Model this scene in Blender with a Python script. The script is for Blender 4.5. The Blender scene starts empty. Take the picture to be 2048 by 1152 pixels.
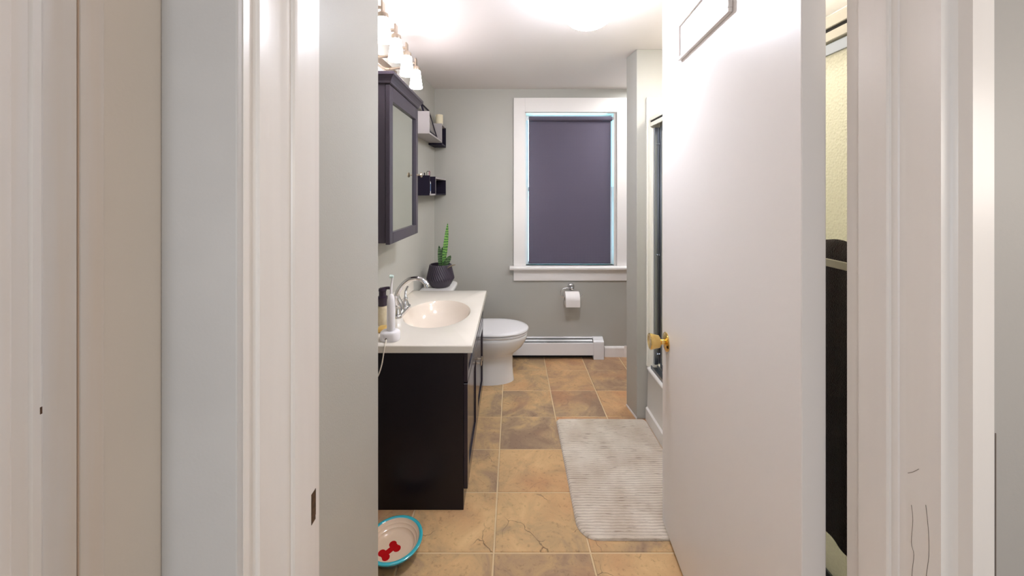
import bpy, bmesh, math, random
from mathutils import Vector, Matrix
random.seed(7)
S = bpy.context.scene
COL = S.collection
F = 760.0; H = 1.4; CX = 1024.0; CY = 386.0
def PX(px, d): return (px - CX) / F * d
def PZ(py, d): return H - (py - CY) / F * d
PI = math.pi

# ------------------------------------------------------------------ materials
def lin(c):
    c = c / 255.0
    return c / 12.92 if c <= 0.04045 else ((c + 0.055) / 1.055) ** 2.4
def rgb(t): return (lin(t[0]), lin(t[1]), lin(t[2]), 1.0)
def mat(name, col, rough=0.5, metal=0.0, spec=0.5, bump=None, vary=None, coat=0.0,
        trans=0.0, ior=1.45, emit=None, estr=0.0, aniso_scale=None, sheen=0.0, sss=0.0):
    m = bpy.data.materials.new(name); m.use_nodes = True
    nt = m.node_tree; p = nt.nodes['Principled BSDF']
    p.inputs['Base Color'].default_value = rgb(col)
    p.inputs['Roughness'].default_value = rough
    p.inputs['Metallic'].default_value = metal
    p.inputs['Specular IOR Level'].default_value = spec
    p.inputs['Coat Weight'].default_value = coat
    p.inputs['Coat Roughness'].default_value = 0.08
    p.inputs['Transmission Weight'].default_value = trans
    p.inputs['IOR'].default_value = ior
    p.inputs['Sheen Weight'].default_value = sheen
    if sss:
        p.inputs['Subsurface Weight'].default_value = sss
        p.inputs['Subsurface Radius'].default_value = (0.02, 0.012, 0.008)
    if emit:
        p.inputs['Emission Color'].default_value = rgb(emit)
        p.inputs['Emission Strength'].default_value = estr
    def coords(scale):
        tc = nt.nodes.new('ShaderNodeTexCoord'); mp = nt.nodes.new('ShaderNodeMapping')
        mp.inputs['Scale'].default_value = scale
        nt.links.new(tc.outputs['Object'], mp.inputs['Vector'])
        return mp.outputs['Vector']
    if vary:   # (scale, colour2, amount)
        n = nt.nodes.new('ShaderNodeTexNoise'); n.inputs['Scale'].default_value = vary[0]; n.inputs['Detail'].default_value = 4
        nt.links.new(coords(vary[3] if len(vary) > 3 else (1, 1, 1)), n.inputs['Vector'])
        r = nt.nodes.new('ShaderNodeValToRGB')
        r.color_ramp.elements[0].position = 0.5 - vary[2] * 0.5; r.color_ramp.elements[1].position = 0.5 + vary[2] * 0.5
        r.color_ramp.elements[0].color = rgb(col); r.color_ramp.elements[1].color = rgb(vary[1])
        nt.links.new(n.outputs['Fac'], r.inputs['Fac']); nt.links.new(r.outputs['Color'], p.inputs['Base Color'])
    if bump:   # (scale, strength, distance, mapping scale)
        n = nt.nodes.new('ShaderNodeTexNoise'); n.inputs['Scale'].default_value = bump[0]; n.inputs['Detail'].default_value = 3
        nt.links.new(coords(bump[3] if len(bump) > 3 else (1, 1, 1)), n.inputs['Vector'])
        b = nt.nodes.new('ShaderNodeBump'); b.inputs['Strength'].default_value = bump[1]; b.inputs['Distance'].default_value = bump[2]
        nt.links.new(n.outputs['Fac'], b.inputs['Height']); nt.links.new(b.outputs['Normal'], p.inputs['Normal'])
    return m

M = {}
M['wall'] = mat('wall_paint', (184, 181, 173), 0.38, spec=0.35, bump=(240, 0.18, 0.002), vary=(2.5, (179, 177, 169), 0.5))
M['hallg'] = mat('hall_grey_paint', (176, 171, 166), 0.5, spec=0.3, bump=(180, 0.08, 0.002))
M['crackline'] = mat('paint_crack_line', (128, 116, 108), 0.8)
M['halll'] = mat('hall_cream_paint', (222, 212, 201), 0.5, spec=0.3, bump=(180, 0.08, 0.002), vary=(3, (214, 205, 195), 0.5))
M['aged'] = mat('aged_trim_paint', (206, 202, 199), 0.4, spec=0.4, bump=(60, 0.12, 0.002, (1, 1, 0.04)), vary=(22, (204, 190, 174), 0.35, (1, 1, 0.05)))
M['hall'] = mat('hall_paint', (206, 203, 200), 0.5, spec=0.3, bump=(180, 0.08, 0.002), vary=(3, (190, 187, 184), 0.5))
M['ceil'] = mat('ceiling_paint', (230, 224, 222), 0.6, spec=0.25, bump=(120, 0.06, 0.002))
M['trim'] = mat('trim_paint', (232, 226, 220), 0.32, spec=0.45, bump=(60, 0.10, 0.002, (1, 1, 0.04)), vary=(14, (224, 217, 211), 0.4, (1, 1, 0.06)))
M['trimr'] = mat('lifted_trim_paint', (238, 232, 227), 0.32, spec=0.45, bump=(60, 0.10, 0.002, (1, 1, 0.04)), vary=(14, (231, 224, 219), 0.4, (1, 1, 0.06)))  # trim paint lightened to stand in for light missing on the right jamb
M['trimw'] = mat('window_trim_paint', (238, 233, 229), 0.35, spec=0.4)
M['door'] = mat('door_paint', (233, 227, 223), 0.35, spec=0.4, bump=(70, 0.06, 0.0015, (1, 1, 0.15)))
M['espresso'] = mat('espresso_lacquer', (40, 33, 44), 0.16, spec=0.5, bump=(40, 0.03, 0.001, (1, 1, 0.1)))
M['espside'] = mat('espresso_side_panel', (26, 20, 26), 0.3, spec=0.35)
M['cabinet'] = mat('charcoal_cabinet', (66, 59, 70), 0.35, spec=0.45)
M['shelf_dark'] = mat('dark_shelf_board', (36, 31, 46), 0.6, spec=0.15)
M['shelf_light'] = mat('light_grey_shelf_board', (172, 166, 166), 0.4, spec=0.4)
M['counter'] = mat('cultured_marble', (230, 223, 212), 0.14, spec=0.5, coat=0.2, vary=(9, (226, 218, 206), 0.6))
M['basin'] = mat('cream_basin', (229, 216, 202), 0.12, spec=0.5, coat=0.3)
M['porcelain'] = mat('white_porcelain', (232, 230, 228), 0.1, spec=0.5, coat=0.3)
M['seat'] = mat('white_seat_plastic', (236, 233, 233), 0.2, spec=0.5)
M['chrome'] = mat('chrome', (215, 215, 218), 0.07, metal=1.0)
M['nickel'] = mat('brushed_nickel', (196, 182, 166), 0.28, metal=1.0)
M['alum'] = mat('aluminium_frame', (150, 156, 164), 0.28, metal=1.0)
M['brass'] = mat('polished_brass', (244, 214, 142), 0.16, metal=1.0, vary=(45, (232, 194, 116), 0.5))
M['darkmetal'] = mat('dark_metal', (60, 50, 45), 0.4, metal=0.8, vary=(120, (112, 84, 66), 0.4))
M['mirror'] = mat('mirror_glass', (226, 230, 222), 0.02, metal=1.0)
M['heater'] = mat('heater_enamel', (233, 231, 231), 0.3, spec=0.45)
M['black'] = mat('dark_void', (24, 20, 20), 0.7)  # black items, and the shade painted inside slots and gaps
M['white_plastic'] = mat('white_plastic', (235, 232, 234), 0.28, spec=0.5)
M['cord'] = mat('cream_cord', (232, 224, 210), 0.45)
M['pump'] = mat('dark_plum_plastic', (50, 38, 54), 0.22, spec=0.5)
M['liquid'] = mat('pale_soap', (232, 220, 192), 0.15, spec=0.5, trans=0.25, vary=(40, (214, 200, 168), 0.5))
M['yellow'] = mat('yellow_soap', (218, 180, 104), 0.4, sss=0.1)
M['pot'] = mat('black_ceramic', (62, 54, 66), 0.34, spec=0.5)
M['soil'] = mat('potting_soil', (52, 36, 34), 0.9, bump=(90, 0.8, 0.01))
M['paper'] = mat('tissue_paper', (240, 234, 230), 0.9, spec=0.1, bump=(220, 0.15, 0.001))
M['card'] = mat('cardboard', (150, 120, 92), 0.9)
M['wax'] = mat('cream_wax', (232, 221, 192), 0.4, sss=0.2)
M['turq'] = mat('turquoise_glaze', (62, 178, 190), 0.12, spec=0.5, coat=0.4)
M['cream'] = mat('cream_glaze', (232, 206, 178), 0.14, spec=0.5, coat=0.4)
M['redglaze'] = mat('red_glaze', (188, 22, 26), 0.18, spec=0.5, coat=0.3)
M['bowl_out'] = mat('grey_teal_glaze', (110, 134, 134), 0.16, spec=0.5, coat=0.3)
M['tub'] = mat('tub_enamel', (238, 234, 228), 0.12, spec=0.5, coat=0.3)
M['surround'] = mat('cream_surround', (240, 236, 224), 0.2, spec=0.45)
M['towel'] = mat('dark_brown_terry', (34, 20, 24), 0.95, spec=0.1, bump=(420, 1.0, 0.006), vary=(60, (58, 36, 36), 0.5), sheen=0.4)
M['glassclear'] = mat('window_glass', (240, 250, 252), 0.02, trans=1.0, ior=1.45)
M['picture'] = mat('picture_print', (150, 142, 136), 0.3, vary=(30, (90, 84, 86), 0.3))
M['blue'] = mat('blue_label', (92, 118, 160), 0.35)
M['pink'] = mat('pink_plastic', (206, 160, 166), 0.35)
M['header'] = mat('cream_header', (226, 222, 208), 0.3, spec=0.45)

# frosted textured shower glass
def frosted():
    m = bpy.data.materials.new('frosted_textured_glass'); m.use_nodes = True; nt = m.node_tree
    for n in list(nt.nodes): nt.nodes.remove(n)
    out = nt.nodes.new('ShaderNodeOutputMaterial')
    tr = nt.nodes.new('ShaderNodeBsdfTranslucent'); tr.inputs['Color'].default_value = rgb((244, 243, 232))
    df = nt.nodes.new('ShaderNodeBsdfDiffuse'); df.inputs['Color'].default_value = rgb((234, 232, 218))
    gl = nt.nodes.new('ShaderNodeBsdfGlossy'); gl.inputs['Roughness'].default_value = 0.2
    mx = nt.nodes.new('ShaderNodeMixShader'); mx.inputs[0].default_value = 0.5
    mx2 = nt.nodes.new('ShaderNodeMixShader'); mx2.inputs[0].default_value = 0.06
    tc = nt.nodes.new('ShaderNodeTexCoord'); vo = nt.nodes.new('ShaderNodeTexVoronoi'); vo.inputs['Scale'].default_value = 150
    bp = nt.nodes.new('ShaderNodeBump'); bp.inputs['Strength'].default_value = 0.6; bp.inputs['Distance'].default_value = 0.004
    nt.links.new(tc.outputs['Object'], vo.inputs['Vector']); nt.links.new(vo.outputs['Distance'], bp.inputs['Height'])
    for s in (tr, df, gl): nt.links.new(bp.outputs['Normal'], s.inputs['Normal'])
    nt.links.new(df.outputs[0], mx.inputs[1]); nt.links.new(tr.outputs[0], mx.inputs[2])
    nt.links.new(mx.outputs[0], mx2.inputs[1]); nt.links.new(gl.outputs[0], mx2.inputs[2])
    nt.links.new(mx2.outputs[0], out.inputs['Surface'])
    return m
M['frost'] = frosted()

# lamp glass: lit from within
def lampglass(name, col, strength, ribs=None):
    m = bpy.data.materials.new(name); m.use_nodes = True; nt = m.node_tree; p = nt.nodes['Principled BSDF']
    p.inputs['Base Color'].default_value = rgb((245, 243, 240)); p.inputs['Roughness'].default_value = 0.25
    p.inputs['Emission Color'].default_value = rgb(col); p.inputs['Emission Strength'].default_value = strength
    return m
M['shade'] = lampglass('lit_frosted_shade', (252, 246, 250), 9.5)
M['dome'] = lampglass('lit_dome_glass', (236, 240, 252), 22.0)
def dome_spread():   # the frosted diffuser sends most of its light downward
    nt = M['dome'].node_tree; p = nt.nodes['Principled BSDF']
    g = nt.nodes.new('ShaderNodeNewGeometry'); sx_ = nt.nodes.new('ShaderNodeSeparateXYZ'); mr = nt.nodes.new('ShaderNodeMapRange')
    mr.inputs['From Min'].default_value = 0.1; mr.inputs['From Max'].default_value = -0.85; mr.inputs['To Min'].default_value = 1.2; mr.inputs['To Max'].default_value = 40.0
    nt.links.new(g.outputs['Normal'], sx_.inputs[0]); nt.links.new(sx_.outputs['Z'], mr.inputs['Value']); nt.links.new(mr.outputs['Result'], p.inputs['Emission Strength'])
dome_spread()

# roller blind fabric
def blindmat():
    m = bpy.data.materials.new('charcoal_blind_fabric'); m.use_nodes = True; nt = m.node_tree; p = nt.nodes['Principled BSDF']
    p.inputs['Base Color'].default_value = rgb((106, 99, 114)); p.inputs['Roughness'].default_value = 0.8; p.inputs['Specular IOR Level'].default_value = 0.15
    tr = nt.nodes.new('ShaderNodeBsdfTranslucent'); tr.inputs['Color'].default_value = rgb((92, 88, 112))
    mx = nt.nodes.new('ShaderNodeMixShader'); mx.inputs[0].default_value = 0.12
    tc = nt.nodes.new('ShaderNodeTexCoord')
    ws = []
    for ax, sc in (('X', 260), ('Z', 260)):
        w = nt.nodes.new('ShaderNodeTexWave'); w.bands_direction = ax; w.inputs['Scale'].default_value = sc / 6.28; w.inputs['Distortion'].default_value = 1.0
        nt.links.new(tc.outputs['Object'], w.inputs['Vector']); ws.append(w)
    ad = nt.nodes.new('ShaderNodeMath'); ad.operation = 'ADD'
    nt.links.new(ws[0].outputs['Fac'], ad.inputs[0]); nt.links.new(ws[1].outputs['Fac'], ad.inputs[1])
    bp = nt.nodes.new('ShaderNodeBump'); bp.inputs['Strength'].default_value = 0.25; bp.inputs['Distance'].default_value = 0.002
    nt.links.new(ad.outputs[0], bp.inputs['Height']); nt.links.new(bp.outputs['Normal'], p.inputs['Normal'])
    out = nt.nodes['Material Output']
    nt.links.new(p.outputs[0], mx.inputs[1]); nt.links.new(tr.outputs[0], mx.inputs[2]); nt.links.new(mx.outputs[0], out.inputs['Surface'])
    return m
M['blind'] = blindmat()

# ribbed bath mat
def matmat():
    m = bpy.data.materials.new('cream_ribbed_pile'); m.use_nodes = True; nt = m.node_tree; p = nt.nodes['Principled BSDF']
    p.inputs['Roughness'].default_value = 0.95; p.inputs['Specular IOR Level'].default_value = 0.1; p.inputs['Sheen Weight'].default_value = 0.3
    tc = nt.nodes.new('ShaderNodeTexCoord')
    n = nt.nodes.new('ShaderNodeTexNoise'); n.inputs['Scale'].default_value = 6; n.inputs['Detail'].default_value = 6
    nt.links.new(tc.outputs['Object'], n.inputs['Vector'])
    r = nt.nodes.new('ShaderNodeValToRGB'); e = r.color_ramp.elements
    e[0].position = 0.36; e[0].color = rgb((214, 199, 180)); e[1].position = 0.62; e[1].color = rgb((236, 225, 209))
    nt.links.new(n.outputs['Fac'], r.inputs['Fac'])
    # crease shade painted as fine dark broken lines along the ribs
    mp = nt.nodes.new('ShaderNodeMapping'); mp.inputs['Scale'].default_value = (9, 90, 1)
    nt.links.new(tc.outputs['Object'], mp.inputs['Vector'])
    n2 = nt.nodes.new('ShaderNodeTexNoise'); n2.inputs['Scale'].default_value = 1.5; n2.inputs['Detail'].default_value = 3
    nt.links.new(mp.outputs['Vector'], n2.inputs['Vector'])
    r2 = nt.nodes.new('ShaderNodeValToRGB'); e2 = r2.color_ramp.elements
    e2[0].position = 0.30; e2[0].color = (0.55, 0.5, 0.46, 1); e2[1].position = 0.42; e2[1].color = (1, 1, 1, 1)
    nt.links.new(n2.outputs['Fac'], r2.inputs['Fac'])
    mul = nt.nodes.new('ShaderNodeMixRGB'); mul.blend_type = 'MULTIPLY'; mul.inputs[0].default_value = 0.8
    nt.links.new(r.outputs['Color'], mul.inputs[1]); nt.links.new(r2.outputs['Color'], mul.inputs[2])
    wv = nt.nodes.new('ShaderNodeTexWave'); wv.bands_direction = 'Y'; wv.inputs['Scale'].default_value = 21.66; wv.inputs['Distortion'].default_value = 0.9; wv.inputs['Detail'].default_value = 2  # dark bands paint the shade between ribs into the colour
    nt.links.new(tc.outputs['Object'], wv.inputs['Vector'])
    r6 = nt.nodes.new('ShaderNodeValToRGB'); e6 = r6.color_ramp.elements
    e6[0].position = 0.02; e6[0].color = (0.66, 0.62, 0.58, 1); e6[1].position = 0.22; e6[1].color = (1, 1, 1, 1)
    nt.links.new(wv.outputs['Fac'], r6.inputs['Fac'])
    mul2 = nt.nodes.new('ShaderNodeMixRGB'); mul2.blend_type = 'MULTIPLY'; mul2.inputs[0].default_value = 0.75
    nt.links.new(mul.outputs[0], mul2.inputs[1]); nt.links.new(r6.outputs['Color'], mul2.inputs[2])
    nt.links.new(mul2.outputs[0], p.inputs['Base Color'])
    n3 = nt.nodes.new('ShaderNodeTexNoise'); n3.inputs['Scale'].default_value = 300
    nt.links.new(tc.outputs['Object'], n3.inputs['Vector'])
    bp = nt.nodes.new('ShaderNodeBump'); bp.inputs['Strength'].default_value = 0.7; bp.inputs['Distance'].default_value = 0.004
    nt.links.new(n3.outputs['Fac'], bp.inputs['Height']); nt.links.new(bp.outputs['Normal'], p.inputs['Normal'])
    return m
M['rug'] = matmat()

# snake-plant leaves, banded
def leafmat(name, c1, c2, scale):
    m = bpy.data.materials.new(name); m.use_nodes = True; nt = m.node_tree; p = nt.nodes['Principled BSDF']
    p.inputs['Roughness'].default_value = 0.4
    tc = nt.nodes.new('ShaderNodeTexCoord')
    w = nt.nodes.new('ShaderNodeTexWave'); w.bands_direction = 'Z'; w.inputs['Scale'].default_value = scale; w.inputs['Distortion'].default_value = 5
    w.inputs['Detail'].default_value = 3; w.inputs['Detail Scale'].default_value = 2.5
    nt.links.new(tc.outputs['Object'], w.inputs['Vector'])
    r = nt.nodes.new('ShaderNodeValToRGB'); r.color_ramp.elements[0].color = rgb(c1); r.color_ramp.elements[1].color = rgb(c2)
    r.color_ramp.elements[0].position = 0.2; r.color_ramp.elements[1].position = 0.75
    nt.links.new(w.outputs['Fac'], r.inputs['Fac']); nt.links.new(r.outputs['Color'], p.inputs['Base Color'])
    return m
M['leafb'] = leafmat('bright_banded_leaf', (66, 116, 56), (134, 184, 92), 16)
M['leafd'] = leafmat('dark_banded_leaf', (38, 62, 42), (92, 124, 76), 18)
M['leafdry'] = mat('dry_leaf', (150, 132, 108), 0.7)

# slate-look floor tile: each tile's tone is stored on its faces
def tilemat():
    m = bpy.data.materials.new('slate_look_tile'); m.use_nodes = True; nt = m.node_tree; p = nt.nodes['Principled BSDF']
    N = nt.nodes.new; L = nt.links.new
    tc = N('ShaderNodeTexCoord')
    at = N('ShaderNodeAttribute'); at.attribute_name = 'tone'
    ar = N('ShaderNodeAttribute'); ar.attribute_name = 'seed'
    off = N('ShaderNodeCombineXYZ'); L(ar.outputs['Fac'], off.inputs['X']); L(ar.outputs['Fac'], off.inputs['Z'])
    va = N('ShaderNodeVectorMath'); va.operation = 'ADD'; L(tc.outputs['Object'], va.inputs[0]); L(off.outputs[0], va.inputs[1])
    n1 = N('ShaderNodeTexNoise'); n1.inputs['Scale'].default_value = 5.5; n1.inputs['Detail'].default_value = 9; n1.inputs['Roughness'].default_value = 0.62; n1.inputs['Distortion'].default_value = 0.8
    L(va.outputs[0], n1.inputs['Vector'])
    mth = N('ShaderNodeMath'); mth.operation = 'ADD'; L(n1.outputs['Fac'], mth.inputs[0]); L(at.outputs['Fac'], mth.inputs[1])
    r = N('ShaderNodeValToRGB'); cr = r.color_ramp
    cr.elements[0].position = 0.28; cr.elements[0].color = rgb((150, 124, 102))
    cr.elements[1].position = 0.80; cr.elements[1].color = rgb((232, 196, 142))
    for pos, c in ((0.40, (172, 146, 116)), (0.50, (196, 165, 122)), (0.62, (218, 180, 130))):
        e = cr.elements.new(pos); e.color = rgb(c)
    L(mth.outputs[0], r.inputs['Fac'])
    # rusty tint patches
    n2 = N('ShaderNodeTexNoise'); n2.inputs['Scale'].default_value = 3.2; n2.inputs['Detail'].default_value = 5
    L(va.outputs[0], n2.inputs['Vector'])
    r2 = N('ShaderNodeValToRGB'); r2.color_ramp.elements[0].position = 0.52; r2.color_ramp.elements[0].color = (0, 0, 0, 1); r2.color_ramp.elements[1].position = 0.72; r2.color_ramp.elements[1].color = (0.55, 0.55, 0.55, 1)
    L(n2.outputs['Fac'], r2.inputs['Fac'])
    rust = N('ShaderNodeAttribute'); rust.attribute_name = 'rust'
    rm = N('ShaderNodeMath'); rm.operation = 'ADD'; L(r2.outputs['Color'], rm.inputs[0]); L(rust.outputs['Fac'], rm.inputs[1])
    mx = N('ShaderNodeMixRGB'); L(rm.outputs[0], mx.inputs[0]); L(r.outputs['Color'], mx.inputs[1]); mx.inputs[2].default_value = rgb((200, 146, 104))
    # cracks: distorted voronoi edges, only in places
    nd = N('ShaderNodeTexNoise'); nd.inputs['Scale'].default_value = 4.0; nd.inputs['Detail'].default_value = 5
    L(va.outputs[0], nd.inputs['Vector'])
    sc = N('ShaderNodeVectorMath'); sc.operation = 'SCALE'; sc.inputs['Scale'].default_value = 0.28; L(nd.outputs['Color'], sc.inputs[0])
    va2 = N('ShaderNodeVectorMath'); va2.operation = 'ADD'; L(va.outputs[0], va2.inputs[0]); L(sc.outputs[0], va2.inputs[1])
    vo = N('ShaderNodeTexVoronoi'); vo.feature = 'DISTANCE_TO_EDGE'; vo.inputs['Scale'].default_value = 4.2; L(va2.outputs[0], vo.inputs['Vector'])
    rc = N('ShaderNodeValToRGB'); rc.color_ramp.elements[0].position = 0.0; rc.color_ramp.elements[0].color = (1, 1, 1, 1); rc.color_ramp.elements[1].position = 0.007; rc.color_ramp.elements[1].color = (0, 0, 0, 1)
    L(vo.outputs['Distance'], rc.inputs['Fac'])
    n4 = N('ShaderNodeTexNoise'); n4.inputs['Scale'].default_value = 6.0; L(va.outputs[0], n4.inputs['Vector'])
    r4 = N('ShaderNodeValToRGB'); r4.color_ramp.elements[0].position = 0.52; r4.color_ramp.elements[0].color = (0, 0, 0, 1); r4.color_ramp.elements[1].position = 0.60; r4.color_ramp.elements[1].color = (1, 1, 1, 1)
    L(n4.outputs['Fac'], r4.inputs['Fac'])
    cm = N('ShaderNodeMath'); cm.operation = 'MULTIPLY'; L(rc.outputs['Color'], cm.inputs[0]); L(r4.outputs['Color'], cm.inputs[1])
    mx2 = N('ShaderNodeMixRGB'); mx2.inputs[2].default_value = rgb((92, 70, 52)); 
    cm2 = N('ShaderNodeMath'); cm2.operation = 'MULTIPLY'; cm2.inputs[1].default_value = 0.6; L(cm.outputs[0], cm2.inputs[0])
    L(cm2.outputs[0], mx2.inputs[0]); L(mx.outputs[0], mx2.inputs[1])
    # small dark flecks
    n5 = N('ShaderNodeTexNoise'); n5.inputs['Scale'].default_value = 55; n5.inputs['Detail'].default_value = 4; n5.inputs['Roughness'].default_value = 0.7; L(va.outputs[0], n5.inputs['Vector'])
    r5 = N('ShaderNodeValToRGB'); r5.color_ramp.elements[0].position = 0.30; r5.color_ramp.elements[0].color = (0.62, 0.58, 0.55, 1); r5.color_ramp.elements[1].position = 0.44; r5.color_ramp.elements[1].color = (1, 1, 1, 1)
    L(n5.outputs['Fac'], r5.inputs['Fac'])
    mx3 = N('ShaderNodeMixRGB'); mx3.blend_type = 'MULTIPLY'; mx3.inputs[0].default_value = 0.7; L(mx2.outputs[0], mx3.inputs[1]); L(r5.outputs['Color'], mx3.inputs[2])
    L(mx3.outputs[0], p.inputs['Base Color'])
    p.inputs['Roughness'].default_value = 0.42; p.inputs['Specular IOR Level'].default_value = 0.35
    hs = N('ShaderNodeMath'); hs.operation = 'SUBTRACT'; L(n1.outputs['Fac'], hs.inputs[0]); L(cm.outputs[0], hs.inputs[1])
    bp = N('ShaderNodeBump'); bp.inputs['Strength'].default_value = 0.6; bp.inputs['Distance'].default_value = 0.006
    L(hs.outputs[0], bp.inputs['Height']); L(bp.outputs['Normal'], p.inputs['Normal'])
    return m
M['tile'] = tilemat()
M['grout'] = mat('pale_grout', (222, 198, 158), 0.85, spec=0.2, bump=(200, 0.3, 0.002))

# ------------------------------------------------------------------ mesh helpers
def nb(): return bmesh.new()
def box(bm, x0, x1, y0, y1, z0, z1):
    x0, x1 = min(x0, x1), max(x0, x1); y0, y1 = min(y0, y1), max(y0, y1); z0, z1 = min(z0, z1), max(z0, z1)
    v = [bm.verts.new(p) for p in ((x0,y0,z0),(x1,y0,z0),(x1,y1,z0),(x0,y1,z0),(x0,y0,z1),(x1,y0,z1),(x1,y1,z1),(x0,y1,z1))]
    for f in ((0,3,2,1),(4,5,6,7),(0,1,5,4),(1,2,6,5),(2,3,7,6),(3,0,4,7)): bm.faces.new([v[i] for i in f])
    return v
def prism(bm, pts, z0, z1):
    a = [bm.verts.new((p[0], p[1], z0)) for p in pts]; b = [bm.verts.new((p[0], p[1], z1)) for p in pts]
    n = len(pts)
    bm.faces.new(a[::-1]); bm.faces.new(b)
    for i in range(n): bm.faces.new((a[i], a[(i+1) % n], b[(i+1) % n], b[i]))
def prism_y(bm, pts, y0, y1):     # pts are (x, z)
    a = [bm.verts.new((p[0], y0, p[1])) for p in pts]; b = [bm.verts.new((p[0], y1, p[1])) for p in pts]
    n = len(pts)
    bm.faces.new(a); bm.faces.new(b[::-1])
    for i in range(n): bm.faces.new((a[(i+1) % n], a[i], b[i], b[(i+1) % n]))
def prism_x(bm, pts, x0, x1):     # pts are (y, z)
    a = [bm.verts.new((x0, p[0], p[1])) for p in pts]; b = [bm.verts.new((x1, p[0], p[1])) for p in pts]
    n = len(pts)
    bm.faces.new(a); bm.faces.new(b[::-1])
    for i in range(n): bm.faces.new((a[(i+1) % n], a[i], b[i], b[(i+1) % n]))
def loft(bm, rings, cap0=True, cap1=True):
    vs = [[bm.verts.new(p) for p in r] for r in rings]
    n = len(vs[0])
    for a, b in zip(vs, vs[1:]):
        for i in range(n): bm.faces.new((a[i], a[(i+1) % n], b[(i+1) % n], b[i]))
    if cap0: bm.faces.new(vs[0][::-1])
    if cap1: bm.faces.new(vs[-1])
    return vs
def lathe(bm, c, prof, n=40, cap0=True, cap1=True, axis='Z'):
    rings = []
    for r, h in prof:
        r = max(r, 1e-5); ring = []
        for i in range(n):
            a = 2*PI*i/n; u, v = r*math.cos(a), r*math.sin(a)
            if axis == 'Z': ring.append((c[0]+u, c[1]+v, c[2]+h))
            elif axis == 'X': ring.append((c[0]+h, c[1]+u, c[2]+v))
            else: ring.append((c[0]+u, c[1]+h, c[2]+v))
        rings.append(ring)
    return loft(bm, rings, cap0, cap1)
def tube(bm, pts, r, n=12, cap=True):
    pts = [Vector(p) for p in pts]
    rs = r if isinstance(r, (list, tuple)) else [r]*len(pts)
    up = Vector((0, 0, 1)); t0 = (pts[1]-pts[0]).normalized()
    if abs(t0.dot(up)) > 0.95: up = Vector((1, 0, 0))
    u = (up - t0*up.dot(t0)).normalized(); rings = []
    for i, p in enumerate(pts):
        t = (pts[min(i+1, len(pts)-1)] - pts[max(i-1, 0)]).normalized()
        u = (u - t*u.dot(t)).normalized(); w = t.cross(u)
        rings.append([tuple(p + (u*math.cos(2*PI*k/n) + w*math.sin(2*PI*k/n))*rs[i]) for k in range(n)])
    loft(bm, rings, cap, cap)
def spline(pts, m=8):
    P = [Vector(p) for p in pts]; out = []
    for i in range(len(P)-1):
        a = P[max(i-1, 0)]; b = P[i]; c = P[i+1]; d = P[min(i+2, len(P)-1)]
        for k in range(m):
            t = k/m
            out.append(0.5*((2*b) + (c-a)*t + (2*a-5*b+4*c-d)*t*t + (3*b-a-3*c+d)*t**3))
    out.append(P[-1]); return out
def rrect(cx, cy, hx, hy, r, n=8):
    pts = []
    for sx, sy, a0 in ((1,1,0),(-1,1,PI/2),(-1,-1,PI),(1,-1,1.5*PI)):
        for k in range(n+1):
            a = a0 + (PI/2)*k/n
            pts.append((cx+sx*(hx-r)+r*math.cos(a), cy+sy*(hy-r)+r*math.sin(a)))
    return pts

def wloc(o):
    v = Vector((0, 0, 0))
    while o: v += o.location; o = o.parent
    return v
def obj(name, bm, m, parent=None, smooth=False, bevel=0.0, seg=2, loc=None, ang=40):
    bmesh.ops.recalc_face_normals(bm, faces=bm.faces[:])
    me = bpy.data.meshes.new(name); bm.to_mesh(me); bm.free()
    o = bpy.data.objects.new(name, me); COL.objects.link(o)
    if parent is not None:
        me.transform(Matrix.Translation(-wloc(parent))); o.parent = parent
    else:
        if loc is None:
            xs = [v.co for v in me.vertices]
            loc = ((min(c.x for c in xs)+max(c.x for c in xs))/2, (min(c.y for c in xs)+max(c.y for c in xs))/2, min(c.z for c in xs))
        me.transform(Matrix.Translation(-Vector(loc))); o.location = loc
    for mm in (m if isinstance(m, list) else [m]): me.materials.append(mm)
    if smooth:
        for p in me.polygons: p.use_smooth = True
        me.set_sharp_from_angle(angle=math.radians(ang))
    if bevel > 0:
        b = o.modifiers.new('Bevel', 'BEVEL'); b.width = bevel; b.segments = seg; b.limit_method = 'ANGLE'; b.angle_limit = math.radians(35)
        b.harden_normals = False
    return o
def tag(o, label, cat, group=None):
    o['label'] = label; o['category'] = cat
    if group: o['group'] = group
    return o
def thing(name, label, cat, loc, group=None):
    o = bpy.data.objects.new(name, None); COL.objects.link(o); o.location = loc; o.empty_display_size = 0.05
    return tag(o, label, cat, group)
def struct(o): o['kind'] = 'structure'; return o

# ------------------------------------------------------------------ key dimensions
YB = 3.254                                  # back wall
ZC = 2.2906                                 # ceiling
def XW(d): return -0.664 - (YB - d)*0.05    # left wall, a little out of square
YF0, YF1 = 0.515, 0.7055                    # doorway wall, hall face and bathroom face
XR = 1.62                                   # right wall

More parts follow.
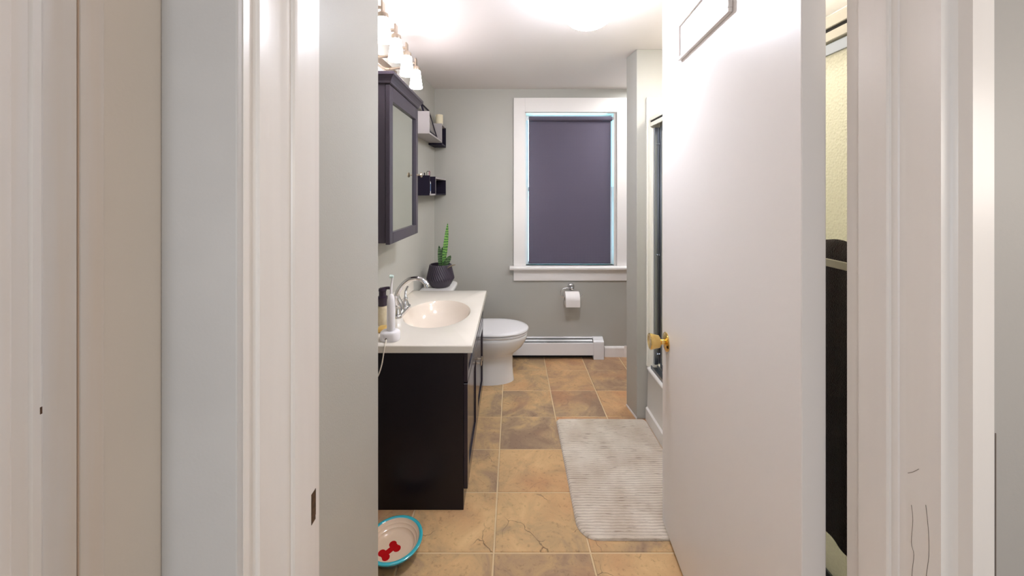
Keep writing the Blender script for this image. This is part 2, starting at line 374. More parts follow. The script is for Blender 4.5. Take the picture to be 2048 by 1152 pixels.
# ------------------------------------------------------------------ floor
gx = [-1.16, -0.795, -0.430, -0.066, 0.272, 0.594, 0.912, 1.236, 1.56, 1.66]
gy = [0.28+0.0, 0.581, 0.880, 1.180, 1.480, 1.779, 2.078, 2.380, 2.693, 3.006, 3.32]
def build_floor():
    bm = nb()
    lt = bm.faces.layers.float.new('tone'); ls = bm.faces.layers.float.new('seed'); lr = bm.faces.layers.float.new('rust')
    tones = {(3,5):0.10,(3,4):0.10,(3,3):-0.08,(3,6):-0.10,(3,7):-0.03,(3,8):0.03,(3,9):-0.05,
             (4,7):-0.12,(4,8):0.02,(4,9):0.02,(5,8):-0.15,(5,7):0.02,(5,9):-0.14,(2,5):-0.03,(2,4):0.10,(2,3):0.0,
             (2,6):-0.02,(2,7):0.02,(2,8):0.03,(4,4):-0.06,(4,3):0.14,(1,4):0.0,(1,3):0.0}
    rust = {(4,8):0.35,(4,9):0.4,(3,9):0.1,(5,7):0.45,(3,7):0.05,(5,9):0.25,(5,8):0.15,(3,8):0.1,(4,7):0.05,(4,6):0.5,(5,6):0.5,(1,4):0.3}
    g = 0.0034
    drift = {3: -.005, 4: .034, 5: .085, 6: .10, 7: .10}        # the rows nearest the door are laid a little wider
    def lx(i, y): return gx[i] + drift.get(i, 0)*max(0, 2.38-y)/0.9
    for i in range(len(gx)-1):
        for j in range(len(gy)-1):
            y0, y1 = gy[j]+g, gy[j+1]-g; a0, a1, c1, c0 = lx(i, y0)+g, lx(i+1, y0)-g, lx(i+1, y1)-g, lx(i, y1)+g
            rr = random.Random(i*31+j*17)
            tone = tones.get((i, j), rr.uniform(-0.06, 0.08)); seed = rr.uniform(0, 40)
            e = 0.002
            lo = [bm.verts.new((x, y, -0.006)) for x, y in ((a0,y0),(a1,y0),(c1,y1),(c0,y1))]
            md = [bm.verts.new((x, y, -0.002)) for x, y in ((a0,y0),(a1,y0),(c1,y1),(c0,y1))]
            hi = [bm.verts.new((x, y, 0.0)) for x, y in ((a0+e,y0+e),(a1-e,y0+e),(c1-e,y1-e),(c0+e,y1-e))]
            fs = [bm.faces.new(hi)]
            for k in range(4):
                fs.append(bm.faces.new((lo[k], lo[(k+1)%4], md[(k+1)%4], md[k])))
                fs.append(bm.faces.new((md[k], md[(k+1)%4], hi[(k+1)%4], hi[k])))
            for f in fs: f[lt] = tone; f[ls] = seed; f[lr] = rust.get((i, j), rr.uniform(0, .15)); f.material_index = 0
    before = set(bm.faces)
    box(bm, -1.16, 1.66, -4.1, 3.32, -0.05, -0.003)
    for f in bm.faces:
        if f not in before: f.material_index = 1; f[lt] = 0
    return bm
struct(obj('floor', build_floor(), [M['tile'], M['grout']], loc=(0, 0, 0)))

# ------------------------------------------------------------------ room shell
bm = nb(); box(bm, -1.2, 1.7, -4.1, 3.40, ZC, ZC+0.08)
struct(obj('ceiling', bm, M['ceil']))
# window opening in the back wall
WX0, WX1 = PX(1050, YB), PX(1233, YB); WZ0, WZ1 = PZ(531, YB), PZ(225, YB)
bm = nb()
box(bm, -0.85, WX0, YB, YB+0.14, 0, ZC); box(bm, WX1, 1.7, YB, YB+0.14, 0, ZC)
box(bm, WX0, WX1, YB, YB+0.14, WZ1, ZC); box(bm, WX0, WX1, YB, YB+0.14, 0, WZ0)
struct(obj('wall_back', bm, M['wall']))
bm = nb()
prism(bm, [(XW(1.2), 1.2), (XW(YB), YB), (-0.85, YB), (-0.85, 1.2)], 0, ZC)
struct(obj('wall_left', bm, M['wall']))
# short return wall beside the doorway, hides the near end of the vanity recess
STX = PX(757, 1.2)
bm = nb(); box(bm, -0.85, STX, YF1, 1.2, 0, ZC)
struct(obj('wall_return', bm, M['wall'], bevel=0.004))
bm = nb(); box(bm, XR, XR+0.1, YF1, YB, 0, ZC)
struct(obj('wall_right', bm, M['wall']))
# wall stub at the foot of the tub
CXA, CXB = PX(1253, 2.504), PX(1273.5, 2.354)
bm = nb(); prism(bm, [(CXB, 2.354), (XR, 2.354), (XR, 2.504), (CXA, 2.504)], 0, ZC)
struct(obj('wall_stub', bm, M['wall'], bevel=0.003))
# doorway wall
DZ = 2.262
bm = nb()
box(bm, -1.1, -0.372, YF0+0.004, YF1, 0, ZC); box(bm, 0.650, XR+0.1, 0.5385, YF1, 0, ZC)
box(bm, -0.372, 0.650, 0.5385, YF1, DZ+0.02, ZC)
struct(obj('wall_front', bm, M['hallg']))
# hall left wall
bm = nb(); box(bm, -0.60, -0.468, -4.0, YF0+0.004, 0, ZC)
struct(obj('wall_hall', bm, M['halll']))
bm = nb(); box(bm, 1.25, 1.35, -4.0, 0.5385, 0, ZC)
struct(obj('wall_hall_right', bm, M['hall']))
bm = nb(); box(bm, -0.60, 1.35, -4.10, -4.0, 0, ZC)
struct(obj('wall_hall_back', bm, M['hall']))

# door frame, left: bathroom rabbet, stop with bead, jamb, hall casing
bm = nb()
LP = [(-0.3725, YF1), (-0.358, YF1), (-0.358, 0.668), (-0.346, 0.668), (-0.346, 0.6175), (-0.3463, 0.613), (-0.3475, 0.6085), (-0.3498, 0.606),
      (-0.3525, 0.6053), (-0.3525, 0.6010), (-0.3540, 0.5955), (-0.3560, 0.589), (-0.358, 0.5835), (-0.358, 0.5395), (-0.3606, 0.5380), (-0.3632, 0.5378),
      (-0.3650, 0.5350), (-0.3650, 0.5165), (-0.3725, 0.5165)]
prism(bm, LP, 0, DZ)
t = struct(obj('trim_1', bm, M['trim'], smooth=True, ang=25))
bm = nb(); box(bm, -0.3475, -0.3455, 0.655, 0.6685, PZ(1038, 0.668), PZ(978, 0.668))
box(bm, -0.3583, -0.3455, 0.668, 0.6695, PZ(1030, 0.668), PZ(978, 0.668))
obj('strike_plate', bm, M['darkmetal'], t)['label'] = 'chipped dark brown strike plate'
bm = nb(); box(bm, -0.468, -0.366, 0.506, YF0+0.004, 0, DZ+0.1)
struct(obj('trim_2', bm, M['hall'], bevel=0.002))
# door frame, right
bm = nb()
RP = [(0.650, YF1), (0.622, YF1), (0.622, 0.668), (0.609, 0.668), (0.609, 0.6235), (0.6095, 0.619), (0.6118, 0.6165), (0.6150, 0.6160), (0.6155, 0.6120), (0.6175, 0.6085),
      (0.6200, 0.6075), (0.6212, 0.6015), (0.622, 0.598), (0.622, 0.551), (0.6265, 0.5505), (0.6320, 0.5495), (0.6365, 0.5475), (0.6395, 0.5445), (0.6440, 0.531),
      (0.6740, 0.531), (0.6750, 0.533), (0.6750, 0.5385), (0.650, 0.5385)]
prism(bm, RP, 0, DZ)
t3 = struct(obj('trim_3', bm, M['trimr'], smooth=True, ang=25))
bm = nb(); box(bm, -0.358, 0.622, YF0+0.002, YF1, DZ, DZ+0.02); box(bm, -0.468, 0.72, 0.506, 0.531, DZ, ZC-0.002)
struct(obj('trim_4', bm, M['trim']))
def crack(bm, pts, r=.0007): tube(bm, spline(pts, 4), r, 6)
bm = nb(); box(bm, .6843, .6850, .5374, .5388, .25, 1.06); obj('paint_crack', bm, M['crackline'], t3)
for pp in ([(1823, 1010), (1826, 1040), (1823, 1085), (1828, 1110), (1824, 1152), (1826, 1200)], [(1852, 1010), (1857, 1060), (1858, 1110), (1853, 1150), (1850, 1190)], [(1816, 946), (1826, 944), (1838, 938)]):
    bm = nb(); crack(bm, [(.6217, .622*F/(px-CX), PZ(py, .622*F/(px-CX))) for px, py in pp], .0003); obj('paint_crack', bm, M['crackline'], t3)
# casing of another doorway on the hall's left wall
bm = nb()
HP = [(-0.468, 0.4248), (-0.4562, 0.4248), (-0.4550, 0.4235), (-0.4550, 0.4010), (-0.4564, 0.3995), (-0.4564, 0.3985), (-0.4550, 0.3970), (-0.4550, 0.3700), (-0.4540, 0.3672),
      (-0.4512, 0.3655), (-0.4490, 0.3625), (-0.4490, 0.3560), (-0.4505, 0.3535), (-0.4505, 0.3420), (-0.4488, 0.3395), (-0.4488, 0.26), (-0.468, 0.26)]
prism(bm, HP, 0, DZ)
t5 = struct(obj('trim_5', bm, M['aged'], smooth=True, ang=25))
bm = nb(); box(bm, -.4562, -.4553, .3982, .3997, 0, DZ); obj('caulk_line', bm, mat('tan_caulk', (178, 156, 138), 0.8), t5)
bm = nb(); d_ = .449*F/942; box(bm, -.4500, -.4487, d_-.0008, d_+.0008, PZ(828, d_), PZ(814, d_)); obj('paint_chip', bm, M['darkmetal'], t5)

# baseboards
bm = nb(); prism_x(bm, [(YB, 0), (YB-0.014, 0), (YB-0.014, 0.075), (YB-0.009, 0.085), (YB-0.004, 0.09), (YB, 0.09)], PX(1208.5, YB), 1.6)
box(bm, PX(1247.5, YB), 1.6, YB-0.018, YB-0.012, 0, 0.097)
struct(obj('baseboard_back', bm, M['trimw']))
bm = nb(); prism(bm, [(CXA-0.004, 2.50), (CXA, 2.50), (CXB, 2.350), (CXB-0.004, 2.350)], 0, 0.012)
struct(obj('baseboard_stub', bm, M['trimw']))

# ------------------------------------------------------------------ window
win = bpy.data.objects.new('window_1', None); COL.objects.link(win); win.location = ((WX0+WX1)/2, YB, WZ0); struct(win)
ow = PX(1027.3, YB); oe = WX1 + (WX0-ow); ot = PZ(196.5, YB)
bm = nb(); box(bm, ow, WX0, YB-0.02, YB, WZ0, ot); box(bm, WX1, oe, YB-0.02, YB, WZ0, ot); box(bm, WX0, WX1, YB-0.02, YB, WZ1, ot)
obj('casing', bm, M['trimw'], win, bevel=0.002)
bm = nb(); prism_x(bm, [(YB+0.05, WZ0), (YB-0.055, WZ0), (YB-0.062, WZ0-0.008), (YB-0.062, WZ0-0.022), (YB-0.055, WZ0-0.030), (YB+0.05, WZ0-0.030)], PX(1019, YB-0.06), oe+0.03)
obj('sill', bm, M['trimw'], win, bevel=0.002)
az = PZ(560.5, YB)
bm = nb(); box(bm, ow, oe, YB-0.018, YB, az, WZ0-0.030); box(bm, ow, oe, YB-0.026, YB-0.018, WZ0-0.045, WZ0-0.030)
obj('apron', bm, M['trimw'], win, bevel=0.002)
bm = nb()
box(bm, WX0, WX0+0.008, YB, YB+0.13, WZ0, WZ1); box(bm, WX1-0.02, WX1, YB+0.01, YB+0.13, WZ0, WZ1); box(bm, WX0, WX1, YB, YB+0.13, WZ1-0.006, WZ1)
obj('jamb_liner', bm, M['trimw'], win)
zm = (WZ0+WZ1)/2
bm = nb()
for z0, z1, y in ((WZ0, zm+0.02, YB+0.075), (zm-0.02, WZ1, YB+0.105)):
    box(bm, WX0+0.008, WX0+0.034, y, y+0.028, z0, z1); box(bm, WX1-0.046, WX1-0.02, y, y+0.028, z0, z1)
    box(bm, WX0+0.034, WX1-0.046, y, y+0.028, z0, z0+0.022); box(bm, WX0+0.034, WX1-0.046, y, y+0.028, z1-0.026, z1)
obj('sash', bm, M['trimw'], win)
for z0, z1, y in ((WZ0+0.022, zm-0.006, YB+0.086), (zm+0.002, WZ1-0.026, YB+0.116)):
    bm = nb(); box(bm, WX0+0.034, WX1-0.046, y, y+0.004, z0, z1); obj('pane', bm, M['glassclear'], win)

# roller blind inside the window opening
BX0, BX1 = PX(1057.5, YB+0.04), PX(1221.5, YB+0.04)
bl = thing('roller_blind', 'charcoal roller blind pulled down over the window', 'window blind', ((BX0+BX1)/2, YB+0.02, PZ(527.5, YB+0.02)))
zr = PZ(237, YB+0.02)
bm = nb(); lathe(bm, (BX0, YB+0.03, zr), [(0.019, 0), (0.019, BX1-BX0+0.008)], 32, axis='X'); obj('roller', bm, M['blind'], bl, smooth=True)
bm = nb(); box(bm, BX0, BX1, YB+0.0475, YB+0.0487, PZ(527.5, YB+0.045), zr); obj('fabric', bm, M['blind'], bl)
bm = nb(); box(bm, BX0, BX1, YB+0.0445, YB+0.0515, PZ(527.5, YB+0.045), PZ(523, YB+0.045)); obj('hem_bar', bm, M['blind'], bl, bevel=0.002)
for x, s in ((BX0, -1), (BX1+0.008, 1)):
    bm = nb(); lathe(bm, (x, YB+0.03, zr), [(0.010, 0), (0.010, s*0.012)], 16, axis='X'); box(bm, x+s*0.010, x+s*0.022, YB+0.012, YB+0.046, zr-0.018, zr+0.018)
    obj('bracket', bm, M['white_plastic'], bl)

# ------------------------------------------------------------------ vanity cabinet
VY0, VY1 = 1.678, 2.60
VXF = PX(927, VY0); VXD = PX(935, VY0)
CT = 0.7306; CB = CT-0.033
van = thing('vanity_cabinet', 'glossy espresso vanity cabinet with two doors under the white sink top', 'vanity', ((XW(2.1)+VXF)/2, (VY0+VY1)/2, 0))
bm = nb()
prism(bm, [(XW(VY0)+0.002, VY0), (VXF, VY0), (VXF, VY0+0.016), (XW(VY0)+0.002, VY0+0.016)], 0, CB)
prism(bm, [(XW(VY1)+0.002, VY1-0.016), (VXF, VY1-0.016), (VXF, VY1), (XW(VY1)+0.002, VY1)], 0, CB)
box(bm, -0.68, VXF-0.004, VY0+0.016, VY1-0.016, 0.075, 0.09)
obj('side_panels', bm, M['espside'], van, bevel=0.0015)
bm = nb()
box(bm, VXF-0.018, VXF, VY0+0.016, VY1-0.016, CB-0.02, CB); box(bm, VXF-0.018, VXF, VY0+0.016, VY1-0.016, 0.535, 0.565); box(bm, VXF-0.018, VXF, VY0+0.016, VY1-0.016, 0.0, 0.095)
obj('face_frame', bm, M['espresso'], van)
def shaker(bm, y0, y1, z0, z1, w, rec=0.007):
    box(bm, VXF, VXD-rec, y0+w-0.002, y1-w+0.002, z0+w-0.002, z1-w+0.002)
    # frame with bevelled inner edge
    for ya, yb in ((y0, y0+w), (y1-w, y1)): box(bm, VXF, VXD, ya, yb, z0, z1)
    box(bm, VXF, VXD, y0+w, y1-w, z0, z0+w); box(bm, VXF, VXD, y0+w, y1-w, z1-w, z1)
bm = nb(); shaker(bm, VY0+0.004, VY1-0.004, 0.562, CB-0.006, 0.034, 0.005); obj('false_drawer_front', bm, M['espresso'], van, bevel=0.002)
ym = (VY0+VY1)/2
for y0, y1, ky in ((VY0+0.004, ym-0.002, ym-0.028), (ym+0.002, VY1-0.004, ym+0.028)):
    bm = nb(); shaker(bm, y0, y1, 0.09, 0.556, 0.062); d = obj('cabinet_door', bm, M['espresso'], van, bevel=0.002)
    bm = nb(); lathe(bm, (VXD, ky, 0.455), [(0.008, 0), (0.0045, 0.003), (0.004, 0.018), (0.013, 0.021), (0.0145, 0.025), (0.012, 0.028), (0.002, 0.030)], 24, axis='X')
    obj('knob', bm, M['nickel'], d, smooth=True)['label'] = 'brushed nickel knob'

# ------------------------------------------------------------------ sink top
CY0, CY1 = 1.668, 2.612
CXR = PX(944.5, CY0)
top = thing('sink_top', 'white cultured marble sink top with oval basin on the dark vanity', 'sink', (-0.45, 2.13, CB))
def sink_bm(part):
    bm = nb(); c = (-0.418, 2.132); rx, ry = 0.183, 0.243
    quad = [(XW(CY0)+0.001, CY0), (CXR, CY0), (CXR, CY1), (XW(CY1)+0.001, CY1)]
    angs = [2*PI*i/112 for i in range(112)]
    for q in quad: 
        a = math.atan2(q[1]-c[1], q[0]-c[0]) % (2*PI)
        k = min(range(112), key=lambda i: abs(angs[i]-a)); angs[k] = a
    angs.sort()
    def edge(a):
        dx, dy = math.cos(a), math.sin(a); best = None
        for i in range(4):
            (x1, y1), (x2, y2) = quad[i], quad[(i+1) % 4]; ex, ey = x2-x1, y2-y1
            den = dx*ey - dy*ex
            if abs(den) < 1e-9: continue
            t = ((x1-c[0])*ey - (y1-c[1])*ex)/den; s = ((x1-c[0])*dy - (y1-c[1])*dx)/den
            if t > 0 and -1e-6 <= s <= 1+1e-6 and (best is None or t < best): best = t
        return (c[0]+dx*best, c[1]+dy*best)
    def ell(a, s, z):   # same polar angle on the ellipse
        dx, dy = math.cos(a), math.sin(a); r = 1/math.sqrt((dx/rx)**2+(dy/ry)**2)*s
        return (c[0]+dx*r, c[1]+dy*r, z)
    if part == 'slab':
        E = [edge(a) for a in angs]
        def ins(p, k): 
            return (p[0]+(c[0]-p[0])*k, p[1]+(c[1]-p[1])*k)
        rings = [[ell(a, 1.0, CB) for a in angs], [(e[0], e[1], CB) for e in E], [(e[0], e[1], CT-0.004) for e in E], [ins(e, 0.006)+(CT-0.0008,) for e in E], [ins(e, 0.012)+(CT,) for e in E],
                 [ell(a, 1.035, CT) for a in angs], [ell(a, 1.0, CT-0.002) for a in angs]]
        loft(bm, rings, False, False)
    else:
        prof = [(1.0, -0.002), (0.985, -0.006), (0.955, -0.018), (0.90, -0.042), (0.82, -0.068), (0.70, -0.092), (0.55, -0.110), (0.38, -0.120), (0.2, -0.125), (0.08, -0.127)]
        inner = [[ell(a, s, CT+z) for a in angs] for s, z in prof]
        outer = [[ell(a, s*1.0+0.03 if s > 0.1 else s, CT+z-0.008) for a in angs] for s, z in prof[::-1]]
        loft(bm, inner + outer, False, False)
    return bm
obj('counter_slab', sink_bm('slab'), M['counter'], top, smooth=True, ang=30)
obj('basin', sink_bm('basin'), M['basin'], top, smooth=True, ang=60)['label'] = 'cream oval basin'
bm = nb(); lathe(bm, (-0.418, 2.132, CT-0.127), [(0.026, 0.0), (0.026, 0.003), (0.020, 0.004), (0.016, 0.001), (0.001, 0.001)], 28); obj('drain', bm, M['chrome'], top, smooth=True)
bm = nb(); prism(bm, [(XW(CY0)+0.001, CY0), (XW(CY0)+0.02, CY0), (XW(CY1)+0.02, CY1), (XW(CY1)+0.001, CY1)], CT, CT+0.075); obj('backsplash', bm, M['counter'], top, bevel=0.004)

# ------------------------------------------------------------------ faucet
fx, fy = -0.618, 2.13
fa = thing('faucet', 'chrome two-handle faucet with high arched spout on the sink top', 'faucet', (fx, fy, CT))
bm = nb()
rings = []
for s, z in ((1.0, 0), (1.0, 0.010), (0.93, 0.016), (0.80, 0.020)):
    rings.append([(p[0], p[1], CT+z) for p in rrect(fx, fy, 0.027*s, 0.088+0.027*s-0.027*(1-s), 0.0265*s)])
loft(bm, rings); obj('base', bm, M['chrome'], fa, smooth=True)
bm = nb()
def fp(px, py): return (PX(px, fy), fy, PZ(py, fy))
sp = spline([(fx, fy, CT+0.018), (fx-0.006, fy, CT+0.045), fp(794, 590), fp(803, 572), fp(817, 560), fp(831, 556.5), fp(843, 559), fp(851, 566), fp(855, 574)], 6)
rs = [0.0165 - 0.0035*min(1, i/20) + (0.003 if i > len(sp)-6 else 0) for i in range(len(sp))]
tube(bm, sp, rs, 20); obj('spout', bm, M['chrome'], fa, smooth=True)
for s in (-1, 1):
    y = fy + s*0.076
    bm = nb(); lathe(bm, (fx, y, CT+0.016), [(0.022, 0), (0.019, 0.012), (0.014, 0.026), (0.012, 0.036), (0.014, 0.042), (0.011, 0.048), (0.002, 0.050)], 24)
    h = [(fx, y, CT+0.055), (fx-0.004, y+s*0.012, CT+0.072), (fx-0.005, y+s*0.026, CT+0.095), (fx+0.004, y+s*0.040, CT+0.118)]
    tube(bm, spline(h, 5), [0.009-0.0025*i/15 for i in range(16)], 12)
    obj('handle', bm, M['chrome'], fa, smooth=True)

# soap dispenser
sx, sy = PX(765, 1.93), 1.93
so = thing('soap_dispenser', 'pale soap bottle with dark plum pump at the back of the sink top', 'soap dispenser', (sx, sy, CT))
bm = nb(); lathe(bm, (sx, sy, CT), [(0.022, 0), (0.0245, 0.004), (0.0245, 0.085), (0.022, 0.095), (0.017, 0.101)], 32); obj('bottle', bm, M['liquid'], so, smooth=True)
bm = nb(); lathe(bm, (sx, sy, CT+0.099), [(0.023, 0), (0.024, 0.003), (0.024, 0.020), (0.0255, 0.022), (0.025, 0.045), (0.018, 0.050), (0.018, 0.072), (0.020, 0.074), (0.019, 0.086), (0.012, 0.090)], 32)
tube(bm, spline([(sx, sy, CT+0.183), (sx+0.015, sy, CT+0.186), (sx+0.034, sy, CT+0.187), (sx+0.041, sy, CT+0.182)], 4), [0.0075]*9+[0.006]*4, 12)
obj('pump', bm, M['pump'], so, smooth=True)['label'] = 'dark plum pump top'

# yellow soap bar
bm = nb()
rings = []
cxs, cys = PX(767, 1.845), 1.845
for s, z in ((0.86, 0), (0.98, 0.004), (1.0, 0.010), (0.96, 0.016), (0.82, 0.020)):
    rings.append([(p[0], p[1], CT+z) for p in rrect(cxs, cys, 0.026*s, 0.032*s, 0.015*s)])
loft(bm, rings); tag(obj('soap_bar', bm, M['yellow'], smooth=True), 'small yellow soap bar between the toothbrush charger and the soap bottle', 'soap')

# toothbrush + charger
tx, ty = PX(780.5, 1.735), 1.735
ch = thing('toothbrush_charger', 'rounded white charging base with cream cord on the sink top corner', 'charger', (tx, ty, CT))
bm = nb(); rings = []
for s, z in ((0.95, 0), (1.0, 0.003), (1.0, 0.030), (0.96, 0.038), (0.86, 0.042), (0.5, 0.043)):
    rings.append([(p[0], p[1], CT+z) for p in rrect(tx, ty, 0.044*s, 0.034*s, 0.030*s)])
loft(bm, rings); obj('body', bm, M['white_plastic'], ch, smooth=True, ang=60)
bm = nb(); yb = ty-0.034
cp = [(PX(772, yb), yb+0.003, CT+0.014), (PX(771.5, 1.68), 1.682, CT+0.008), (PX(770, 1.665), 1.664, CT-0.001), (PX(768, 1.661), 1.6615, CT-0.02), (PX(766, 1.661), 1.661, CT-0.05), (PX(763, 1.66), 1.660, CT-0.085), (PX(757, 1.66), 1.660, CT-0.125), (PX(748, 1.66), 1.662, CT-0.16), (PX(738, 1.66), 1.668, CT-0.22)]
tube(bm, spline(cp, 6), 0.0028, 10); obj('cord', bm, M['cord'], ch, smooth=True)['label'] = 'cream power cord hanging over the counter edge'
bm = nb(); lathe(bm, (PX(772, yb), yb-0.002, CT+0.014), [(0.0045, 0), (0.005, 0.003), (0.0045, 0.006)], 14, axis='Y'); obj('cord_socket', bm, M['darkmetal'], ch, smooth=True)
b0 = CT+0.0435; bxp = PX(782, ty)
tb = thing('electric_toothbrush', 'slim white electric toothbrush standing on its charging base', 'toothbrush', (bxp, ty, b0))
bm = nb(); lathe(bm, (bxp, ty, b0), [(0.0165, 0), (0.0185, 0.004), (0.0190, 0.06), (0.0180, 0.11), (0.0160, 0.140), (0.0125, 0.156), (0.0080, 0.163), (0.006, 0.166)], 32); obj('handle', bm, M['white_plastic'], tb, smooth=True)
bm = nb(); tube(bm, spline([(bxp, ty, b0+0.165), (bxp+0.0005, ty, b0+0.19), (bxp+0.003, ty, b0+0.215), (bxp+0.006, ty, b0+0.236), (bxp+0.005, ty, b0+0.248)], 5), [0.0062-0.002*min(1, i/12) for i in range(21)], 14); obj('neck', bm, M['white_plastic'], tb, smooth=True)
bm = nb(); lathe(bm, (bxp+0.008, ty, b0+0.245), [(0.0075, -0.013), (0.0082, -0.010), (0.0078, 0.0), (0.0055, 0.003)], 18, axis='X'); obj('bristles', bm, mat('mint_bristles', (206, 226, 220), 0.7), tb, smooth=True)['label'] = 'pale mint bristles'

# ------------------------------------------------------------------ medicine cabinet
MY0, MY1 = 1.72, 2.235; MXB, MXF = -0.575, -0.553; MZ0, MZ1 = 1.165, 1.895
mc = thing('medicine_cabinet', 'charcoal medicine cabinet with mirror door on the left wall', 'cabinet', (-0.63, 1.98, MZ0))
bm = nb(); prism(bm, [(XW(MY0)+0.001, MY0+0.004), (MXB, MY0+0.004), (MXB, MY1-0.004), (XW(MY1)+0.001, MY1-0.004)], MZ0+0.006, MZ1); obj('body', bm, M['cabinet'], mc, bevel=0.002)
# crown moulding: front run plus two returns
bm = nb()
prof = [(0.0, 0.0), (0.006, 0.004), (0.007, 0.012), (0.012, 0.022), (0.020, 0.032), (0.026, 0.036), (0.026, 0.050), (0.0, 0.050)]
ringsA = []
for i, (o, z) in enumerate(prof):
    x = MXF+o
    ringsA.append([(XW(MY0)+0.001, MY0-o, MZ1+z), (x, MY0-o, MZ1+z), (x, MY1+o, MZ1+z), (XW(MY1)+0.001, MY1+o, MZ1+z)])
loft(bm, ringsA); obj('crown', bm, M['cabinet'], mc, bevel=0.0015)
bm = nb(); w = 0.046
for ya, yb_ in ((MY0, MY0+w), (MY1-w, MY1)): box(bm, MXB+0.002, MXF, ya, yb_, MZ0, MZ1-0.003)
box(bm, MXB+0.002, MXF, MY0+w, MY1-w, MZ0, MZ0+w+0.006); box(bm, MXB+0.002, MXF, MY0+w, MY1-w, MZ1-0.003-w-0.022, MZ1-0.003)
md = obj('door', bm, M['cabinet'], mc, bevel=0.0025)
bm = nb(); box(bm, MXB+0.004, MXF-0.012, MY0+w-0.003, MY1-w+0.003, MZ0+w, MZ1-w-0.02); obj('mirror', bm, M['mirror'], md)['label'] = 'tall mirror panel'
bm = nb(); lathe(bm, (MXF, MY1-0.022, PZ(350, 2.21)), [(0.008, 0), (0.005, 0.003), (0.0042, 0.018), (0.014, 0.021), (0.0155, 0.025), (0.013, 0.029), (0.002, 0.031)], 24, axis='X'); obj('knob', bm, M['nickel'], md, smooth=True)

# ------------------------------------------------------------------ vanity light bar
vl = thing('vanity_light', 'nickel vanity light bar with four lit frosted glass shades above the mirror', 'wall lamp', (-0.71, 1.9, 2.08))
bm = nb(); prism(bm, [(XW(1.5)+0.001, 1.5), (XW(1.5)+0.018, 1.5), (XW(2.3)+0.018, 2.3), (XW(2.3)+0.001, 2.3)], 2.085, 2.135); obj('backplate', bm, M['nickel'], vl, bevel=0.004)
bm = nb(); lathe(bm, (XW(1.9)+0.001, 1.9, 2.11), [(0.055, 0), (0.055, 0.015), (0.045, 0.022), (0.012, 0.026), (0.001, 0.028)], 36, axis='X'); obj('canopy', bm, M['nickel'], vl, smooth=True)
for d_, px_, zb in ((2.177, 832, 2.0015), (1.988, 813.7, 2.0147), (1.80, 792, 2.0276), (1.62, 766, 2.046)):
    x = PX(px_, d_); z = zb
    bm = nb()
    tube(bm, spline([(XW(d_)+0.016, d_, 2.112), (x-0.09, d_, 2.118), (x-0.035, d_, z+0.140), (x, d_, z+0.142)], 6), 0.007, 12)
    box(bm, x-0.0035, x+0.0035, d_-0.017, d_+0.017, z+0.118, z+0.168)
    lathe(bm, (x, d_, z+0.098), [(0.023, 0), (0.024, 0.004), (0.022, 0.020), (0.014, 0.026), (0.010, 0.030)], 28)
    arm = obj('arm', bm, M['nickel'], vl, smooth=True)
    bm = nb()
    outer = [(0.022, 0.100), (0.0245, 0.096), (0.026, 0.080), (0.029, 0.055), (0.0325, 0.030), (0.0355, 0.010), (0.036, 0.003), (0.035, 0.0)]
    inner = [(0.033, 0.001), (0.0335, 0.010), (0.0305, 0.030), (0.027, 0.055), (0.024, 0.080), (0.020, 0.097)]
    lathe(bm, (x, d_, z), outer+inner, 36, False, True); obj('shade', bm, M['shade'], arm, smooth=True)['label'] = 'lit frosted glass shade'

# ------------------------------------------------------------------ ceiling light
lx, ly = PX(1177, 1.68), 1.68
cl = thing('ceiling_light', 'glowing ribbed glass dome light on the ceiling', 'ceiling lamp', (lx, ly, PZ(50, 1.6)))
bm = nb(); lathe(bm, (lx, ly, ZC), [(0.085, -0.0005), (0.085, -0.018), (0.075, -0.030), (0.06, -0.034)], 40); obj('canopy', bm, M['nickel'], cl, smooth=True)
bm = nb(); zb = PZ(51, 1.66); hh = ZC-0.03-zb; rings = []
for k in range(15):
    a = PI/2*k/14; r0 = 0.118*math.sin(a)**0.85 if k else 0.0008; z = zb + hh*0.72*(1-math.cos(a))
    if k == 14: z = zb+hh*0.72
    rings.append([(lx+(r0*(1+0.018*math.cos(24*t)*min(1, k/5)))*math.cos(t), ly+(r0*(1+0.018*math.cos(24*t)*min(1, k/5)))*math.sin(t), z) for t in [2*PI*i/144 for i in range(144)]])
for r0, f in ((0.112, 0.82), (0.095, 0.91), (0.07, 1.0)):
    rings.append([(lx+r0*math.cos(t), ly+r0*math.sin(t), zb+hh*f) for t in [2*PI*i/144 for i in range(144)]])
loft(bm, rings, True, True); obj('glass_dome', bm, M['dome'], cl, smooth=True)

# ------------------------------------------------------------------ corner shelves
SX = -0.565
def wb(bm, y0, y1, z0, z1, xf=SX, xb=None):
    b0_ = XW(y0)+0.001 if xb is None else xb; b1_ = XW(y1)+0.001 if xb is None else xb
    prism(bm, [(b0_, y0), (xf, y0), (xf, y1), (b1_, y1)], z0, z1)
us = thing('corner_shelf', 'upper corner shelf, pale grey tray with a dark end box', 'shelf', (-0.62, 2.9, 1.787))
bm = nb(); wb(bm, 2.60, 2.612, 1.807, 1.961); wb(bm, 2.612, 3.06, 1.807, 1.819); wb(bm, 3.06, 3.072, 1.803, 1.961)
obj('tray', bm, M['shelf_light'], us, bevel=0.001)
bm = nb(); wb(bm, 3.06, 3.252, 1.788, 1.803); wb(bm, 3.240, 3.252, 1.803, 1.961)
prism(bm, [(XW(3.072)+0.001, 3.072), (XW(3.072)+0.008, 3.072), (XW(3.24)+0.008, 3.24), (XW(3.24)+0.001, 3.24)], 1.803, 1.949)
obj('end_box', bm, M['shelf_dark'], us, bevel=0.001)['label'] = 'dark open end box'
